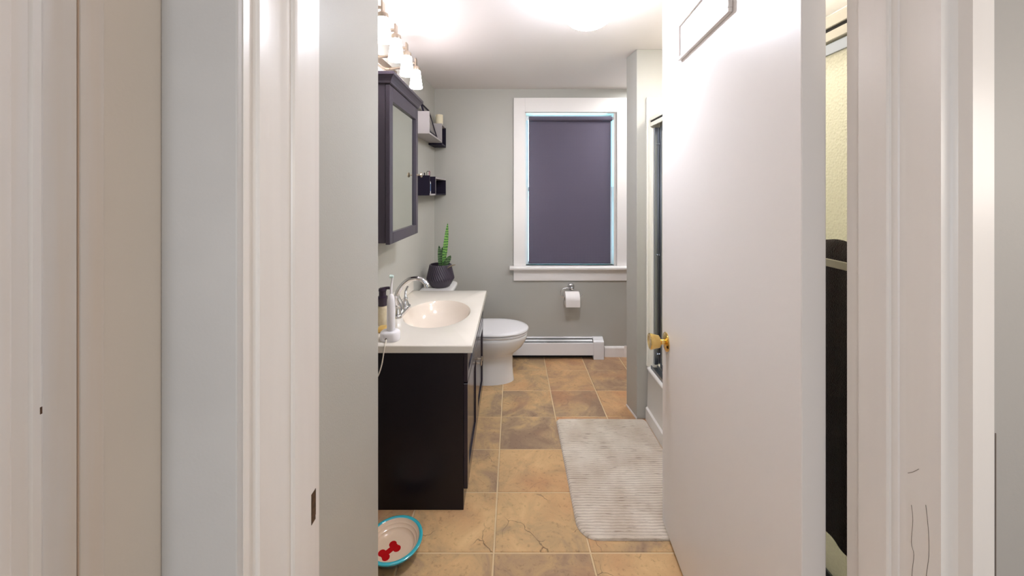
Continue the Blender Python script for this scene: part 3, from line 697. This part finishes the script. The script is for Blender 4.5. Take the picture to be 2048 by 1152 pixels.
bm = nb(); wb(bm, 3.072, 3.240, 1.949, 1.961); obj('top_board', bm, M['shelf_light'], us, bevel=0.001)
lsf = thing('corner_shelf', 'lower corner shelf, dark open tray and dark end box beside the mirror knob', 'shelf', (-0.62, 2.9, 1.383))
bm = nb(); wb(bm, 2.60, 2.612, 1.383, 1.521); wb(bm, 2.80, 2.812, 1.383, 1.521)
prism(bm, [(XW(2.612)+0.001, 2.612), (XW(2.612)+0.008, 2.612), (XW(2.80)+0.008, 2.80), (XW(2.80)+0.001, 2.80)], 1.395, 1.515)
obj('tray', bm, M['shelf_dark'], lsf, bevel=0.001)
bm = nb(); wb(bm, 2.612, 2.80, 1.383, 1.395); wb(bm, 2.812, 2.822, 1.383, 1.521); wb(bm, 2.822, 3.252, 1.507, 1.521)
obj('edge_boards', bm, M['shelf_light'], lsf, bevel=0.001)['label'] = 'pale grey edge boards'
bm = nb(); wb(bm, 2.822, 3.252, 1.383, 1.395, SX-0.001); wb(bm, 3.240, 3.252, 1.395, 1.507, SX-.001)
prism(bm, [(XW(2.822)+0.001, 2.822), (XW(2.822)+0.008, 2.822), (XW(3.24)+0.008, 3.24), (XW(3.24)+0.001, 3.24)], 1.395, 1.507)
obj('end_box', bm, M['shelf_dark'], lsf, bevel=0.001)

# leaning picture frame
def slanted(bm, y0, y1, xb_, zb_, xt, zt, th, off=0.0):
    dx, dz = xt-xb_, zt-zb_; L = math.hypot(dx, dz); nx, nz = dz/L, -dx/L
    a = [(xb_+nx*off, zb_+nz*off), (xt+nx*off, zt+nz*off), (xt+nx*(off+th), zt+nz*(off+th)), (xb_+nx*(off+th), zb_+nz*(off+th))]
    prism_y(bm, a, y0, y1)
pf = thing('picture_frame', 'thin dark picture frame leaning in the upper corner shelf', 'picture frame', (-0.60, 2.8, 1.8195))
xb_, zb_, xt, zt = -0.585, 1.8215, -0.650, 2.035
def lp(t): return (xb_+(xt-xb_)*t, zb_+(zt-zb_)*t)
bm = nb()
for t0, t1, y0, y1 in ((0, 0.06, 2.68, 2.93), (0.94, 1, 2.68, 2.93), (0.06, 0.94, 2.68, 2.694), (0.06, 0.94, 2.916, 2.93)):
    p0, p1 = lp(t0), lp(t1); slanted(bm, y0, y1, p0[0], p0[1], p1[0], p1[1], 0.012)
obj('frame', bm, M['shelf_dark'], pf)
bm = nb(); p0, p1 = lp(0.06), lp(0.94); slanted(bm, 2.694, 2.916, p0[0], p0[1], p1[0], p1[1], 0.006, 0.001); obj('print', bm, M['picture'], pf)
# candle
bm = nb(); lathe(bm, (PX(878.5, 3.15), 3.15, 1.9612), [(0.030, 0), (0.031, 0.002), (0.031, 0.083), (0.029, 0.086), (0.024, 0.084), (0.001, 0.082)], 32)
tag(obj('pillar_candle', bm, M['wax'], smooth=True), 'cream pillar candle on top of the upper corner shelf', 'candle')
# small things in the lower tray
bt = thing('spray_bottle', 'small clear bottle with blue label in the lower corner shelf', 'bottle', (-0.598, 2.72, 1.395))
bm = nb(); lathe(bm, (-0.598, 2.72, 1.3955), [(0.015, 0), (0.017, 0.003), (0.017, 0.080), (0.010, 0.098), (0.007, 0.102)], 24); obj('bottle', bm, M['white_plastic'], bt, smooth=True)
bm = nb(); lathe(bm, (-0.598, 2.72, 1.3955+0.018), [(0.0174, 0), (0.0174, 0.052)], 24, False, False); obj('label_band', bm, M['blue'], bt, smooth=True)
bm = nb(); lathe(bm, (-0.598, 2.72, 1.4965), [(0.008, 0), (0.0085, 0.012), (0.005, 0.014), (0.005, 0.020)], 20); obj('cap', bm, M['white_plastic'], bt, smooth=True)
bm = nb(); xx = PX(858.5, 2.66); tube(bm, spline([(xx-0.01, 2.675, 1.396), (xx-0.008, 2.675, 1.45), (xx-0.004, 2.675, 1.52), (xx, 2.675, 1.555)], 5), [0.004]*12+[0.0055]*4, 12)
tag(obj('makeup_tube', bm, M['pink'], smooth=True), 'slim pink tube standing in the lower corner shelf', 'tube')
bm = nb(); x0_, x1_ = PX(853.5, 2.65), PX(860, 2.65); zt_ = PZ(342.5, 2.65)
tube(bm, [(x0_, 2.65, 1.3975), (x0_, 2.65, zt_-0.006), (x0_+0.004, 2.65, zt_), (x1_-0.004, 2.65, zt_), (x1_, 2.65, zt_-0.006), (x1_, 2.65, 1.3975)], 0.0018, 8)
tag(obj('hair_clip', bm, M['black'], smooth=True), 'black wire loop poking above the dark tray of the lower shelf', 'hair clip')
bm = nb(); x2_ = PX(849, 2.64); tube(bm, spline([(x2_+0.004, 2.64, 1.3975), (x2_+0.003, 2.64, 1.48), (x2_, 2.64, PZ(345.5, 2.64))], 5), [0.0028]*7+[0.004]*4, 10)
tag(obj('makeup_brush', bm, M['black'], smooth=True), 'short black brush tip showing above the lower shelf beside the mirror knob', 'brush')

# ------------------------------------------------------------------ toilet
ty0 = 2.86
to = thing('toilet', 'white toilet with closed lid between the vanity and the window wall', 'toilet', (-0.25, ty0, 0))
def egg(z, xf, xb, ry, n=72, p=2.0):
    xc = xb + (xf-xb)*0.52; pts = []
    for i in range(n):
        a = 2*PI*i/n; c_, s_ = math.cos(a), math.sin(a)
        rx = (xf-xc) if c_ >= 0 else (xc-xb)
        e = 2.0/p if c_ >= 0 else 2.0/2.6
        pts.append((xc+rx*math.copysign(abs(c_)**e, c_), ty0+ry*math.copysign(abs(s_)**e, s_), z))
    return pts
bm = nb()
loft(bm, [egg(z, xf, xb, ry) for z, xf, xb, ry in ((0, .014, -.40, .100), (.012, .014, -.40, .100), (.05, .008, -.39, .094), (.11, .004, -.385, .090), (.15, .005, -.38, .090), (.185, .004, -.38, .094), (.205, .012, -.38, .108), (.228, .040, -.385, .128), (.258, .076, -.385, .150), (.30, .103, -.39, .169), (.33, .114, -.39, .178), (.352, .116, -.39, .180), (.360, .110, -.388, .176))])
obj('bowl', bm, M['porcelain'], to, smooth=True, ang=60)
bm = nb(); loft(bm, [egg(z, xf, xb, ry) for z, xf, xb, ry in ((.3605, .112, -.385, .178), (.363, .119, -.388, .183), (.374, .120, -.388, .184), (.3775, .114, -.385, .178))]); obj('seat', bm, M['seat'], to, smooth=True, ang=60)
bm = nb(); loft(bm, [egg(z, xf, xb, ry) for z, xf, xb, ry in ((.3800, .116, -.388, .180), (.3830, .124, -.390, .186), (.392, .125, -.390, .187), (.3975, .119, -.386, .181), (.4015, .09, -.37, .155), (.4035, .02, -.32, .09), (.404, -.10, -.16, .02))]); obj('lid', bm, M['seat'], to, smooth=True, ang=60)
bm = nb(); rings = []
for z, i_ in ((.345, .03), (.36, .012), (.40, .006), (.64, .0), (.655, .0)):
    rings.append([(p[0], p[1], z) for p in rrect(-.568, ty0, .112-i_, .195-i_, .04)])
loft(bm, rings); obj('tank', bm, M['porcelain'], to, smooth=True, ang=60)
bm = nb(); rings = []
for z, i_ in ((.656, .006), (.660, .0), (.682, .0), (.692, .004), (.697, .014), (.699, .03)):
    rings.append([(p[0], p[1], z) for p in rrect(-.555, ty0, .122-i_, .208-i_, max(.055-i_*.5, .01), 10)])
loft(bm, rings); obj('tank_lid', bm, M['porcelain'], to, smooth=True, ang=60)

# potted snake plant on the tank
ppx, ppy, ppz = PX(881, 2.86), 2.86, .6995
pl = thing('potted_snake_plant', 'snake plant in a black spiral-ribbed pot on the toilet tank', 'plant', (ppx, ppy, ppz))
bm = nb(); prof = [(.062, 0), (.070, .003), (.082, .020), (.095, .046), (.1015, .060), (.1005, .072), (.094, .100), (.086, .135), (.0795, .163), (.078, .166)]
fine = []
for (r0, z0), (r1, z1) in zip(prof, prof[1:]):
    for k in range(4): fine.append((r0+(r1-r0)*k/4, z0+(z1-z0)*k/4))
fine.append(prof[-1]); rings = []; nr = 36
for r_, z_ in fine:
    amp = 0.038*max(0, min(1, (z_-.045)/.012))*max(0, min(1, (.167-z_)/.004)); tw = z_*5.0
    rings.append([(ppx+r_*(1-amp+amp*abs(math.sin(nr/2*(t+tw)))*1.6)*math.cos(t), ppy+r_*(1-amp+amp*abs(math.sin(nr/2*(t+tw)))*1.6)*math.sin(t), ppz+z_) for t in [2*PI*i/272 for i in range(272)]])
for r_, z_ in ((.073, .166), (.074, .150), (.080, .12)):
    rings.append([(ppx+r_*math.cos(t), ppy+r_*math.sin(t), ppz+z_) for t in [2*PI*i/272 for i in range(272)]])
loft(bm, rings, True, False); obj('pot', bm, M['pot'], pl, smooth=True, ang=75)
bm = nb(); lathe(bm, (ppx, ppy, ppz+.128), [(.0795, 0), (.06, .008), (.02, .012), (.001, .012)], 40, False, True); obj('soil', bm, M['soil'], pl, smooth=True)
def leaf(pts, w, m, fold=0.25, face=(0, -1, 0)):
    bm = nb(); P = spline(pts, 6); n = len(P); rows = []
    for i, p in enumerate(P):
        t = i/(n-1); ww = w*(0.55+0.45*min(1, t*2.2))*(1 if t < .6 else max(0.02, math.cos((t-.6)/.4*PI/2)**0.8))
        tan = (P[min(i+1, n-1)]-P[max(i-1, 0)]).normalized(); f = Vector(face); side = tan.cross(f).normalized(); nrm = side.cross(tan).normalized()
        rows.append([p+side*ww*s + nrm*abs(s)*ww*fold + nrm*k for k in (0.0015, -0.0015) for s in ((-1, -.5, 0, .5, 1) if k > 0 else (1, .5, 0, -.5, -1))])
    loft(bm, [[tuple(v) for v in r] for r in rows]); return obj('leaf', bm, m, pl, smooth=True, ang=60)
def q(px, py, d): return (PX(px, d), d, PZ(py, d))
leaf([q(886, 541, 2.86), q(888.5, 515, 2.855), q(892, 485, 2.85), q(895.5, 446, 2.85)], .0175, M['leafb'])
leaf([q(881, 541, 2.85), q(880.5, 525, 2.84), q(880, 508, 2.835), q(878, 491, 2.83)], .0165, M['leafd'])
leaf([q(883, 541, 2.87), q(884, 522, 2.875), q(885, 505, 2.88), q(884.5, 494, 2.885)], .011, M['leafd'])
leaf([q(884, 541, 2.84), q(889.5, 530, 2.82), q(896, 520, 2.81), q(901.5, 511, 2.80)], .0200, M['leafd'])
leaf([q(890, 541, 2.83), q(896, 535.5, 2.80), q(903, 532, 2.78), q(911, 529.5, 2.76)], .007, M['leafdry'], face=(0, -.5, .8))['label'] = 'dry brown leaf tip'

# ------------------------------------------------------------------ toilet paper holder and roll
hy = YB-0.075
th = thing('toilet_paper_holder', 'chrome wire toilet paper holder on the wall below the window', 'paper holder', (PX(1142, YB), YB, PZ(573, YB)))
bm = nb(); lathe(bm, (PX(1142, YB), YB-0.0005, PZ(573, YB)), [(.030, 0), (.030, -.006), (.025, -.012), (.016, -.016), (.014, -.035), (.016, -.055), (.012, -.066), (.001, -.069)], 32, axis='Y'); obj('rosette', bm, M['chrome'], th, smooth=True)
bm = nb()
def r_(px, py, y=hy): return (PX(px, y), y, PZ(py, y))
rollc = r_(1144, 597.5)
tube(bm, spline([r_(1142, 576, YB-.058), r_(1134, 576, hy), r_(1127, 577), r_(1122, 582), r_(1121.5, 588), r_(1124, 593), r_(1129, 594.5), r_(1144, 594.5), r_(1158, 594.5), r_(1161, 592.5), r_(1164, 589)], 6), .0036, 10); obj('wire', bm, M['chrome'], th, smooth=True)
tp = thing('toilet_paper_roll', 'white toilet paper roll on the chrome holder below the window', 'toilet paper', (rollc[0], hy, rollc[2]))
rx0, rx1 = PX(1129.5, hy), PX(1158, hy)
bm = nb(); lathe(bm, (rx0, hy, rollc[2]), [(.019, 0), (.056, 0), (.0605, .002), (.0605, rx1-rx0-.002), (.056, rx1-rx0), (.019, rx1-rx0)], 48, False, False, axis='X')
# hanging tail
tail = [(hy-.0605, rollc[2]+.004), (hy-.0615, rollc[2]+.004), (hy-.0620, rollc[2]-.030), (hy-.060, rollc[2]-.0545), (hy-.058, rollc[2]-.0545), (hy-.0605, rollc[2]-.030)]
prism_x(bm, tail, rx0+.001, rx1-.001)
obj('paper', bm, M['paper'], tp, smooth=True)
bm = nb(); lathe(bm, (rx0, hy, rollc[2]), [(.0188, 0.0005), (.0188, rx1-rx0-.0005), (.0172, rx1-rx0-.0005), (.0172, 0.0005), (.0188, 0.0005)], 32, False, False, axis='X'); obj('tube_core', bm, M['card'], tp, smooth=True)['label'] = 'brown cardboard core'

# ------------------------------------------------------------------ baseboard heater
hx0, hx1 = -0.42, PX(1207.5, 3.20)
bh = thing('baseboard_heater', 'long white baseboard heater along the floor under the window', 'heater', ((hx0+hx1)/2, 3.22, 0))
bm = nb(); ex = PX(1187, 3.19)
# front cover: sloped top lip and front skirt
prism_x(bm, [(3.190, .037), (3.194, .037), (3.194, .134), (3.201, .1385), (3.201, .1420), (3.192, .139), (3.190, .136)], hx0, ex); obj('front_panel', bm, M['heater'], bh)
bm = nb(); prism_x(bm, [(YB-.001, .171), (YB-.006, .171), (YB-.017, .1650), (YB-.017, .162), (YB-.006, .167), (YB-.006, .167), (YB-.006, .02), (YB-.001, .02)], hx0, ex); obj('back_panel', bm, M['heater'], bh)
bm = nb(); prism_x(bm, [(3.210, .1470), (3.2245, .1575), (3.225, .1545), (3.211, .1440)], hx0, ex-.004); obj('damper', bm, M['heater'], bh)
bm = nb(); box(bm, hx0, ex, 3.1945, 3.2245, .045, .1405); box(bm, hx0, ex, 3.2245, YB-.0065, .045, .1540); obj('slot_shade_fill', bm, M['black'], bh)  # solid black blocks that paint the shade seen through the heater slots
bm = nb(); box(bm, hx0, ex, YB-.012, YB-.002, 0.0, .05); obj('kick_shade_strip', bm, M['black'], bh)  # black strip standing in for the shade under the heater
bm = nb(); prism_x(bm, [(3.186, 0), (YB-.001, 0), (YB-.001, .174), (YB-.020, .174), (3.200, .158), (3.188, .150), (3.186, .140)], ex, hx1); obj('end_cap', bm, M['heater'], bh, bevel=.003)

# ------------------------------------------------------------------ bathtub, surround, shower doors
ta = 0.829
bt_ = thing('bathtub', 'white bathtub with stepped apron beyond the open door', 'bathtub', (1.2, 1.57, 0))
bm = nb()
prism_y(bm, [(ta-.004, 0), (ta-.004, .074), (ta+.006, .082), (ta+.010, .300), (ta+.004, .312), (ta+.004, .322), (ta+.012, .330), (ta+.100, .330), (ta+.104, .322), (ta+.125, .31), (ta+.125, 0)], .76, 2.348)
obj('apron', bm, M['tub'], bt_, smooth=True, ang=50)
bm = nb()
r0 = [(p[0], p[1]) for p in rrect(1.265, 1.554, .325, .760, .10, 10)]
outer_rim = [(p[0], p[1]) for p in rrect(1.284, 1.554, .33, .794, .004, 10)]
rings = [[(p[0], p[1], .30) for p in outer_rim], [(p[0], p[1], .330) for p in outer_rim], [(p[0], p[1], .330) for p in r0]]
for s, z in ((.97, .30), (.92, .16), (.86, .08), (.70, .06), (.02, .058)):
    rings.append([(1.265+(p[0]-1.265)*s, 1.554+(p[1]-1.554)*s, z) for p in r0])
loft(bm, rings, False, True); obj('basin', bm, M['tub'], bt_, smooth=True, ang=50)
bm = nb(); box(bm, PX(1293.8, 2.348), 1.615, 2.340, 2.3535, .331, PZ(195, 2.348)); box(bm, 1.600, 1.6195, .765, 2.340, .331, PZ(195, 2.348)); box(bm, .86, 1.600, .7065, .760, 0, PZ(195, 2.348))
box(bm, PX(1293.8, 2.348)-.003, PX(1297, 2.348), 2.336, 2.3535, .331, PZ(195, 2.348)); box(bm, PX(1302, 2.348), PX(1306, 2.348), 2.332, 2.340, .331, 1.80)
struct(obj('trim_6', bm, M['surround'], bevel=.003))

se = thing('shower_enclosure', 'frosted sliding shower doors with metal frame standing on the bathtub', 'shower door', (.89, 1.55, .3305))
shx = .848
bm = nb()
prism_y(bm, [(shx, 1.843), (shx, 1.866), (shx+.008, 1.880), (shx+.066, 1.880), (shx+.066, 1.80), (shx+.060, 1.80), (shx+.060, 1.843)], .765, 2.338)
obj('header', bm, M['header'], se, bevel=.002)
bm = nb(); prism_y(bm, [(shx+.002, 1.808), (shx+.002, 1.833), (shx+.012, 1.833), (shx+.012, 1.808)], .765, 2.338); obj('header_lip', bm, M['header'], se, bevel=.002)
bm = nb(); box(bm, shx+.006, shx+.058, .766, 2.337, 1.8335, 1.8425); obj('header_slot_shade', bm, M['black'], se)  # black filler, paints the shade inside the header gap
bm = nb()
j0, j1, j2 = PX(1307, 2.338), PX(1314, 2.338), PX(1318, 2.338)
box(bm, j0, j1, 2.318, 2.339, .352, 1.799); box(bm, j1, j2+.006, 2.312, 2.339, .360, 1.799)
for z in (PZ(288, 2.31), PZ(510, 2.31), .42):
    for xx in (j0+.014, j1+.006): lathe(bm, (xx, 2.319, z), [(.006, 0), (.006, -.010), (.003, -.014)], 14, axis='Y')
obj('side_jamb', bm, M['alum'], se, bevel=.001)
bm = nb(); box(bm, j0, j2+.006, .765, .785, .36, 1.799); obj('side_jamb', bm, M['alum'], se)
bm = nb(); box(bm, .846, .853, .786, 2.317, .3305, .350); box(bm, .853, .925, .786, 2.317, .3305, .336); box(bm, .882, .887, .786, 2.311, .336, .352); box(bm, .918, .925, .786, 2.311, .336, .358)
obj('bottom_track', bm, M['alum'], se)
for y0, y1, x in ((1.47, 2.305, .905), (.79, 1.56, .868)):
    bm = nb()
    for ya, yb_ in ((y0, y0+.022), (y1-.022, y1)): box(bm, x-.008, x+.008, ya, yb_, .342, 1.805)
    box(bm, x-.008, x+.008, y0+.022, y1-.022, .342, .368); box(bm, x-.008, x+.008, y0+.022, y1-.022, 1.775, 1.805)
    pn = obj('sliding_panel', bm, M['alum'], se, bevel=.0015)
    bm = nb(); box(bm, x-.003, x+.003, y0+.022, y1-.022, .368, 1.775); obj('glass', bm, M['frost'], pn)['label'] = 'frosted textured glass'
    if x < .9:
        bm = nb(); zb2 = 1.2235
        box(bm, .799, .805, .83, 1.50, zb2-.010, zb2+.010); obj('towel_bar', bm, M['header'], pn, bevel=.002)
        for yy in (.835, 1.475):
            bm = nb(); box(bm, .805, x-.008, yy, yy+.018, zb2-.009, zb2+.009); obj('bar_bracket', bm, M['alum'], pn)
# brown towel over the bar, hanging close to the glass
bm = nb(); ny, nz = 60, 60; fr, bk = [], []
for i in range(ny+1):
    y = .84 + (1.36-.84)*i/ny; fr.append([]); bk.append([])
    for k in range(nz+1):
        t = k/nz; zbot = .505 + .002*math.sin(y*41)
        ztop = 1.268 + .010*math.sin(y*13+1.0) + .004*math.sin(y*47)
        z = zbot + (ztop-zbot)*t
        w_ = .0075*math.sin(y*38+.4*math.sin(z*5)) + .004*math.sin(y*83+z*3)
        th_ = .012*(1-(max(0, t-.94)/.06)**2)**.5 if t < 1 else .001
        fr[i].append(bm.verts.new((.829 + w_*.6 + (.012-th_), y, z))); bk[i].append(bm.verts.new((.847 + w_*.3 - (.012-th_)*.6, y, z)))
for i in range(ny):
    for k in range(nz):
        bm.faces.new((fr[i][k], fr[i+1][k], fr[i+1][k+1], fr[i][k+1])); bm.faces.new((bk[i][k], bk[i][k+1], bk[i+1][k+1], bk[i+1][k]))
    bm.faces.new((fr[i][0], bk[i][0], bk[i+1][0], fr[i+1][0])); bm.faces.new((fr[i][nz], fr[i+1][nz], bk[i+1][nz], bk[i][nz]))
for i in (0, ny):
    for k in range(nz): bm.faces.new((fr[i][k], fr[i][k+1], bk[i][k+1], bk[i][k]))
tag(obj('bath_towel', bm, M['towel'], smooth=True, ang=80), 'dark brown terry towel hanging on the shower door bar', 'towel')

# ------------------------------------------------------------------ bathroom door (standing open) with knob, plaque
P1 = Vector((0.635, 1.604, 0)); P0 = Vector((0.5653, 0.742, 0))
dv = (P1-P0).normalized(); nv = Vector((dv.y, -dv.x, 0))          # nv points right, away from the room
LD = (P1-P0).length
def dpt(s, n, z): return tuple(P0 + dv*s + nv*n + Vector((0, 0, z)))
def dbox(bm, s0, s1, n0, n1, z0, z1):
    v = [bm.verts.new(dpt(*p)) for p in ((s0,n0,z0),(s1,n0,z0),(s1,n1,z0),(s0,n1,z0),(s0,n0,z1),(s1,n0,z1),(s1,n1,z1),(s0,n1,z1))]
    for f in ((0,3,2,1),(4,5,6,7),(0,1,5,4),(1,2,6,5),(2,3,7,6),(3,0,4,7)): bm.faces.new([v[i] for i in f])
door = bpy.data.objects.new('door_1', None); COL.objects.link(door); door.location = P0; struct(door)
bm = nb(); dbox(bm, 0, LD, 0, .0455, .02, 2.245); obj('door_panel', bm, M['door'], door, bevel=.002)
def lathe_n(bm, s, z, prof, n=36):      # axis along -nv (into the room)
    rings = []
    for r_0, h_0 in prof:
        r_0 = max(r_0, 1e-5)
        rings.append([dpt(s+r_0*math.cos(2*PI*i/n), -h_0, z+r_0*math.sin(2*PI*i/n)) for i in range(n)])
    loft(bm, rings)
ks = LD - .054; kz = PZ(683.5, 1.551)
bm = nb(); lathe_n(bm, ks, kz, [(.038, 0), (.0385, .003), (.035, .006), (.020, .009), (.012, .011)]); obj('rosette', bm, M['brass'], door, smooth=True)
bm = nb(); lathe_n(bm, ks, kz, [(.011, .008), (.0105, .022), (.017, .026), (.024, .030), (.026, .036), (.028, .046), (.0315, .060), (.0325, .066), (.030, .069), (.027, .069), (.020, .067), (.006, .066), (.001, .066)]); obj('door_knob', bm, M['brass'], door, smooth=True)['label'] = 'polished brass knob'
bm = nb(); dbox(bm, LD-.0005, LD+.0015, .011, .034, kz-.028, kz+.028); obj('latch_plate', bm, M['brass'], door)
# plaque on the door
s1_ = (1.389-.742)/dv.y; s0_ = (1.009-.742)/dv.y
zq0, zq1 = 1.882, 2.015
pq = thing('door_plaque', 'blank white framed plaque mounted high on the open door', 'plaque', dpt((s0_+s1_)/2, 0, zq0))
bm = nb()
w2 = .012
for a, b_, c_, d_ in ((s0_, s1_, zq0, zq0+w2), (s0_, s1_, zq1-w2, zq1), (s0_, s0_+w2, zq0+w2, zq1-w2), (s1_-w2, s1_, zq0+w2, zq1-w2)): dbox(bm, a, b_, -.012, -.0003, c_, d_)
obj('frame', bm, M['door'], pq, bevel=.002)
bm = nb(); dbox(bm, s0_+w2-.001, s1_-w2+.001, -.006, -.0003, zq0+w2-.001, zq1-w2+.001); obj('board', bm, M['door'], pq)

# ------------------------------------------------------------------ bath mat
mx0, mx1, my0, my1 = .270, .822, 1.528, 2.344
def mat_bm():
    bm = nb(); nx, ny_ = 60, 520
    def span(y):     # rounded corners
        r = .085; l, rr = mx0, mx1
        for c in (my0, my1):
            dd = abs(y-c)
            rad = r if c == my0 else .03
            if dd < rad:
                k = rad - math.sqrt(max(0, rad*rad-(rad-dd)**2)); l, rr = max(l, mx0+k), min(rr, mx1-k)
        return l, rr
    topv, botv = [], []
    for j in range(ny_+1):
        y = my0+(my1-my0)*j/ny_; l, r = span(y); tr, brr = [], []
        for i in range(nx+1):
            u = i/nx; x = l+(r-l)*u
            e = min(x-l, r-x, y-my0, my1-y); ed = min(1, max(0, e)/.012); ed = math.sqrt(1-(1-ed)**2)
            rib = .0030*abs(math.sin((y-my0)*PI/.0145 + .25*math.sin(x*21)+.15*math.sin(x*57+y*11))) if e > .016 else .0015
            z = .0015 + (.0075+rib+.0012*math.sin(x*9+y*7))*ed
            tr.append(bm.verts.new((x, y, z))); brr.append(bm.verts.new((x, y, .0006)) if i in (0, nx) or j in (0, ny_) else None)
        topv.append(tr); botv.append(brr)
    for j in range(ny_):
        for i in range(nx): bm.faces.new((topv[j][i], topv[j][i+1], topv[j+1][i+1], topv[j+1][i]))
        bm.faces.new((botv[j][0], topv[j][0], topv[j+1][0], botv[j+1][0])); bm.faces.new((topv[j][nx], botv[j][nx], botv[j+1][nx], topv[j+1][nx]))
        bm.faces.new((botv[j][0], botv[j+1][0], botv[j+1][nx], botv[j][nx]))
    return bm
tag(obj('bath_mat', mat_bm(), M['rug'], smooth=True, ang=85), 'cream ribbed bath mat lying on the tile floor beside the tub', 'bath mat')

# ------------------------------------------------------------------ pet bowl
bx, by = -0.460, 1.484
pb = thing('pet_bowl', 'cream ceramic pet bowl with turquoise rim and red bone on the floor', 'pet bowl', (bx, by, 0))
bm = nb()
lathe(bm, (bx, by, 0), [(.070, .001), (.074, .004), (.081, .015), (.084, .017), (.090, .029), (.093, .032), (.099, .041), (.1035, .044)], 64, True, False)
obj('outer_wall', bm, M['bowl_out'], pb, smooth=True, ang=50)['label'] = 'grey teal outer wall'
bm = nb(); lathe(bm, (bx, by, 0), [(.1035, .044), (.1085, .0465), (.1085, .0505), (.104, .053), (.0985, .0525), (.0955, .0505)], 64, False, False); obj('rim', bm, M['turq'], pb, smooth=True)['label'] = 'turquoise rim'
bm = nb(); lathe(bm, (bx, by, 0), [(.0955, .0505), (.091, .040), (.087, .0375), (.086, .034), (.081, .029), (.0775, .0275), (.0765, .0240), (.072, .0185), (.067, .0165), (.050, .016), (.001, .016)], 64, False, True); obj('inside', bm, M['cream'], pb, smooth=True)
bm = nb()
def bone(bm, c, ang, L, r):
    ca, sa = math.cos(ang), math.sin(ang); pts = []
    hw = r*.95
    def arc(cx_, cy_, rad, a0, a1, n=14): return [(cx_+rad*math.cos(a0+(a1-a0)*k/n), cy_+rad*math.sin(a0+(a1-a0)*k/n)) for k in range(n+1)]
    pts += arc(L/2, hw, r, math.radians(190), math.radians(-40)) [::1]
    pts += arc(L/2, -hw, r, math.radians(40), math.radians(-190))
    pts += arc(-L/2, -hw, r, math.radians(10), math.radians(-220))
    pts += arc(-L/2, hw, r, math.radians(220), math.radians(-10))
    return [(c[0]+x*ca-y*sa, c[1]+x*sa+y*ca) for x, y in pts]
bp_ = bone(bm, (-.474, 1.470), math.radians(50), .048, .0145)
prism(bm, bp_, .0157, .0168); obj('bone_motif', bm, M['redglaze'], pb)['label'] = 'red bone motif'

# ------------------------------------------------------------------ lights and world
w = bpy.data.worlds.new('World'); S.world = w; w.use_nodes = True
bg = w.node_tree.nodes['Background']; bg.inputs['Color'].default_value = (0.42, 0.86, 1.0, 1); bg.inputs['Strength'].default_value = 4.5
def area(name, loc, rot, size, size_y, power, col):
    l = bpy.data.lights.new(name, 'AREA'); l.shape = 'RECTANGLE'; l.size = size; l.size_y = size_y; l.energy = power; l.color = col
    o = bpy.data.objects.new(name, l); COL.objects.link(o); o.location = loc; o.rotation_euler = rot; return o
area('hall_daylight_fill', (0.3, -3.9, 1.25), (-PI/2, 0, PI), 1.2, 1.5, 8.0, (0.62, 0.80, 1.0))  # added bluish fill from behind the camera, no window modelled
area('nook_fill', (1.2, 2.9, 2.27), (0, 0, 0), 0.35, 0.35, 4.0, (0.96, 0.97, 1.0))  # unseen fill added to lift the back wall and far floor
area('shower_fill', (1.25, 1.45, 2.28), (0, 0, 0), 0.2, 0.2, 7.5, (1.0, 0.97, 0.90))  # unseen fill added to brighten the frosted glass behind the door
sc = area('hall_left_fill', (-0.36, -0.75, 1.45), (0, 0, 0), 0.25, 0.4, 1.5, (0.95, 0.96, 1.0))  # added fill through the doorway for the door face and right jamb
sc.rotation_euler = (Vector((0.62, 1.15, 0.75)) - sc.location).to_track_quat('-Z', 'Y').to_euler()
area('hall_right_fill', (1.2, -0.1, 1.5), (0, math.radians(82), 0), 0.3, 0.5, 2.0, (1.0, 0.93, 0.85))  # added warm fill for the hall's left side, no fixture there

# ------------------------------------------------------------------ camera
cam = bpy.data.cameras.new('Camera'); co = bpy.data.objects.new('Camera', cam); COL.objects.link(co)
co.location = (0, 0, H); co.rotation_euler = (PI/2, 0, 0)
cam.sensor_fit = 'HORIZONTAL'; cam.sensor_width = 36.0; cam.lens = 36.0*F/2048; cam.shift_y = -(576-CY)/2048
cam.clip_start = 0.01; cam.clip_end = 50
S.camera = co
S.view_settings.view_transform = 'Standard'; S.view_settings.look = 'None'; S.view_settings.exposure = 1.7; S.view_settings.gamma = 1.0
S.view_settings.use_curve_mapping = False
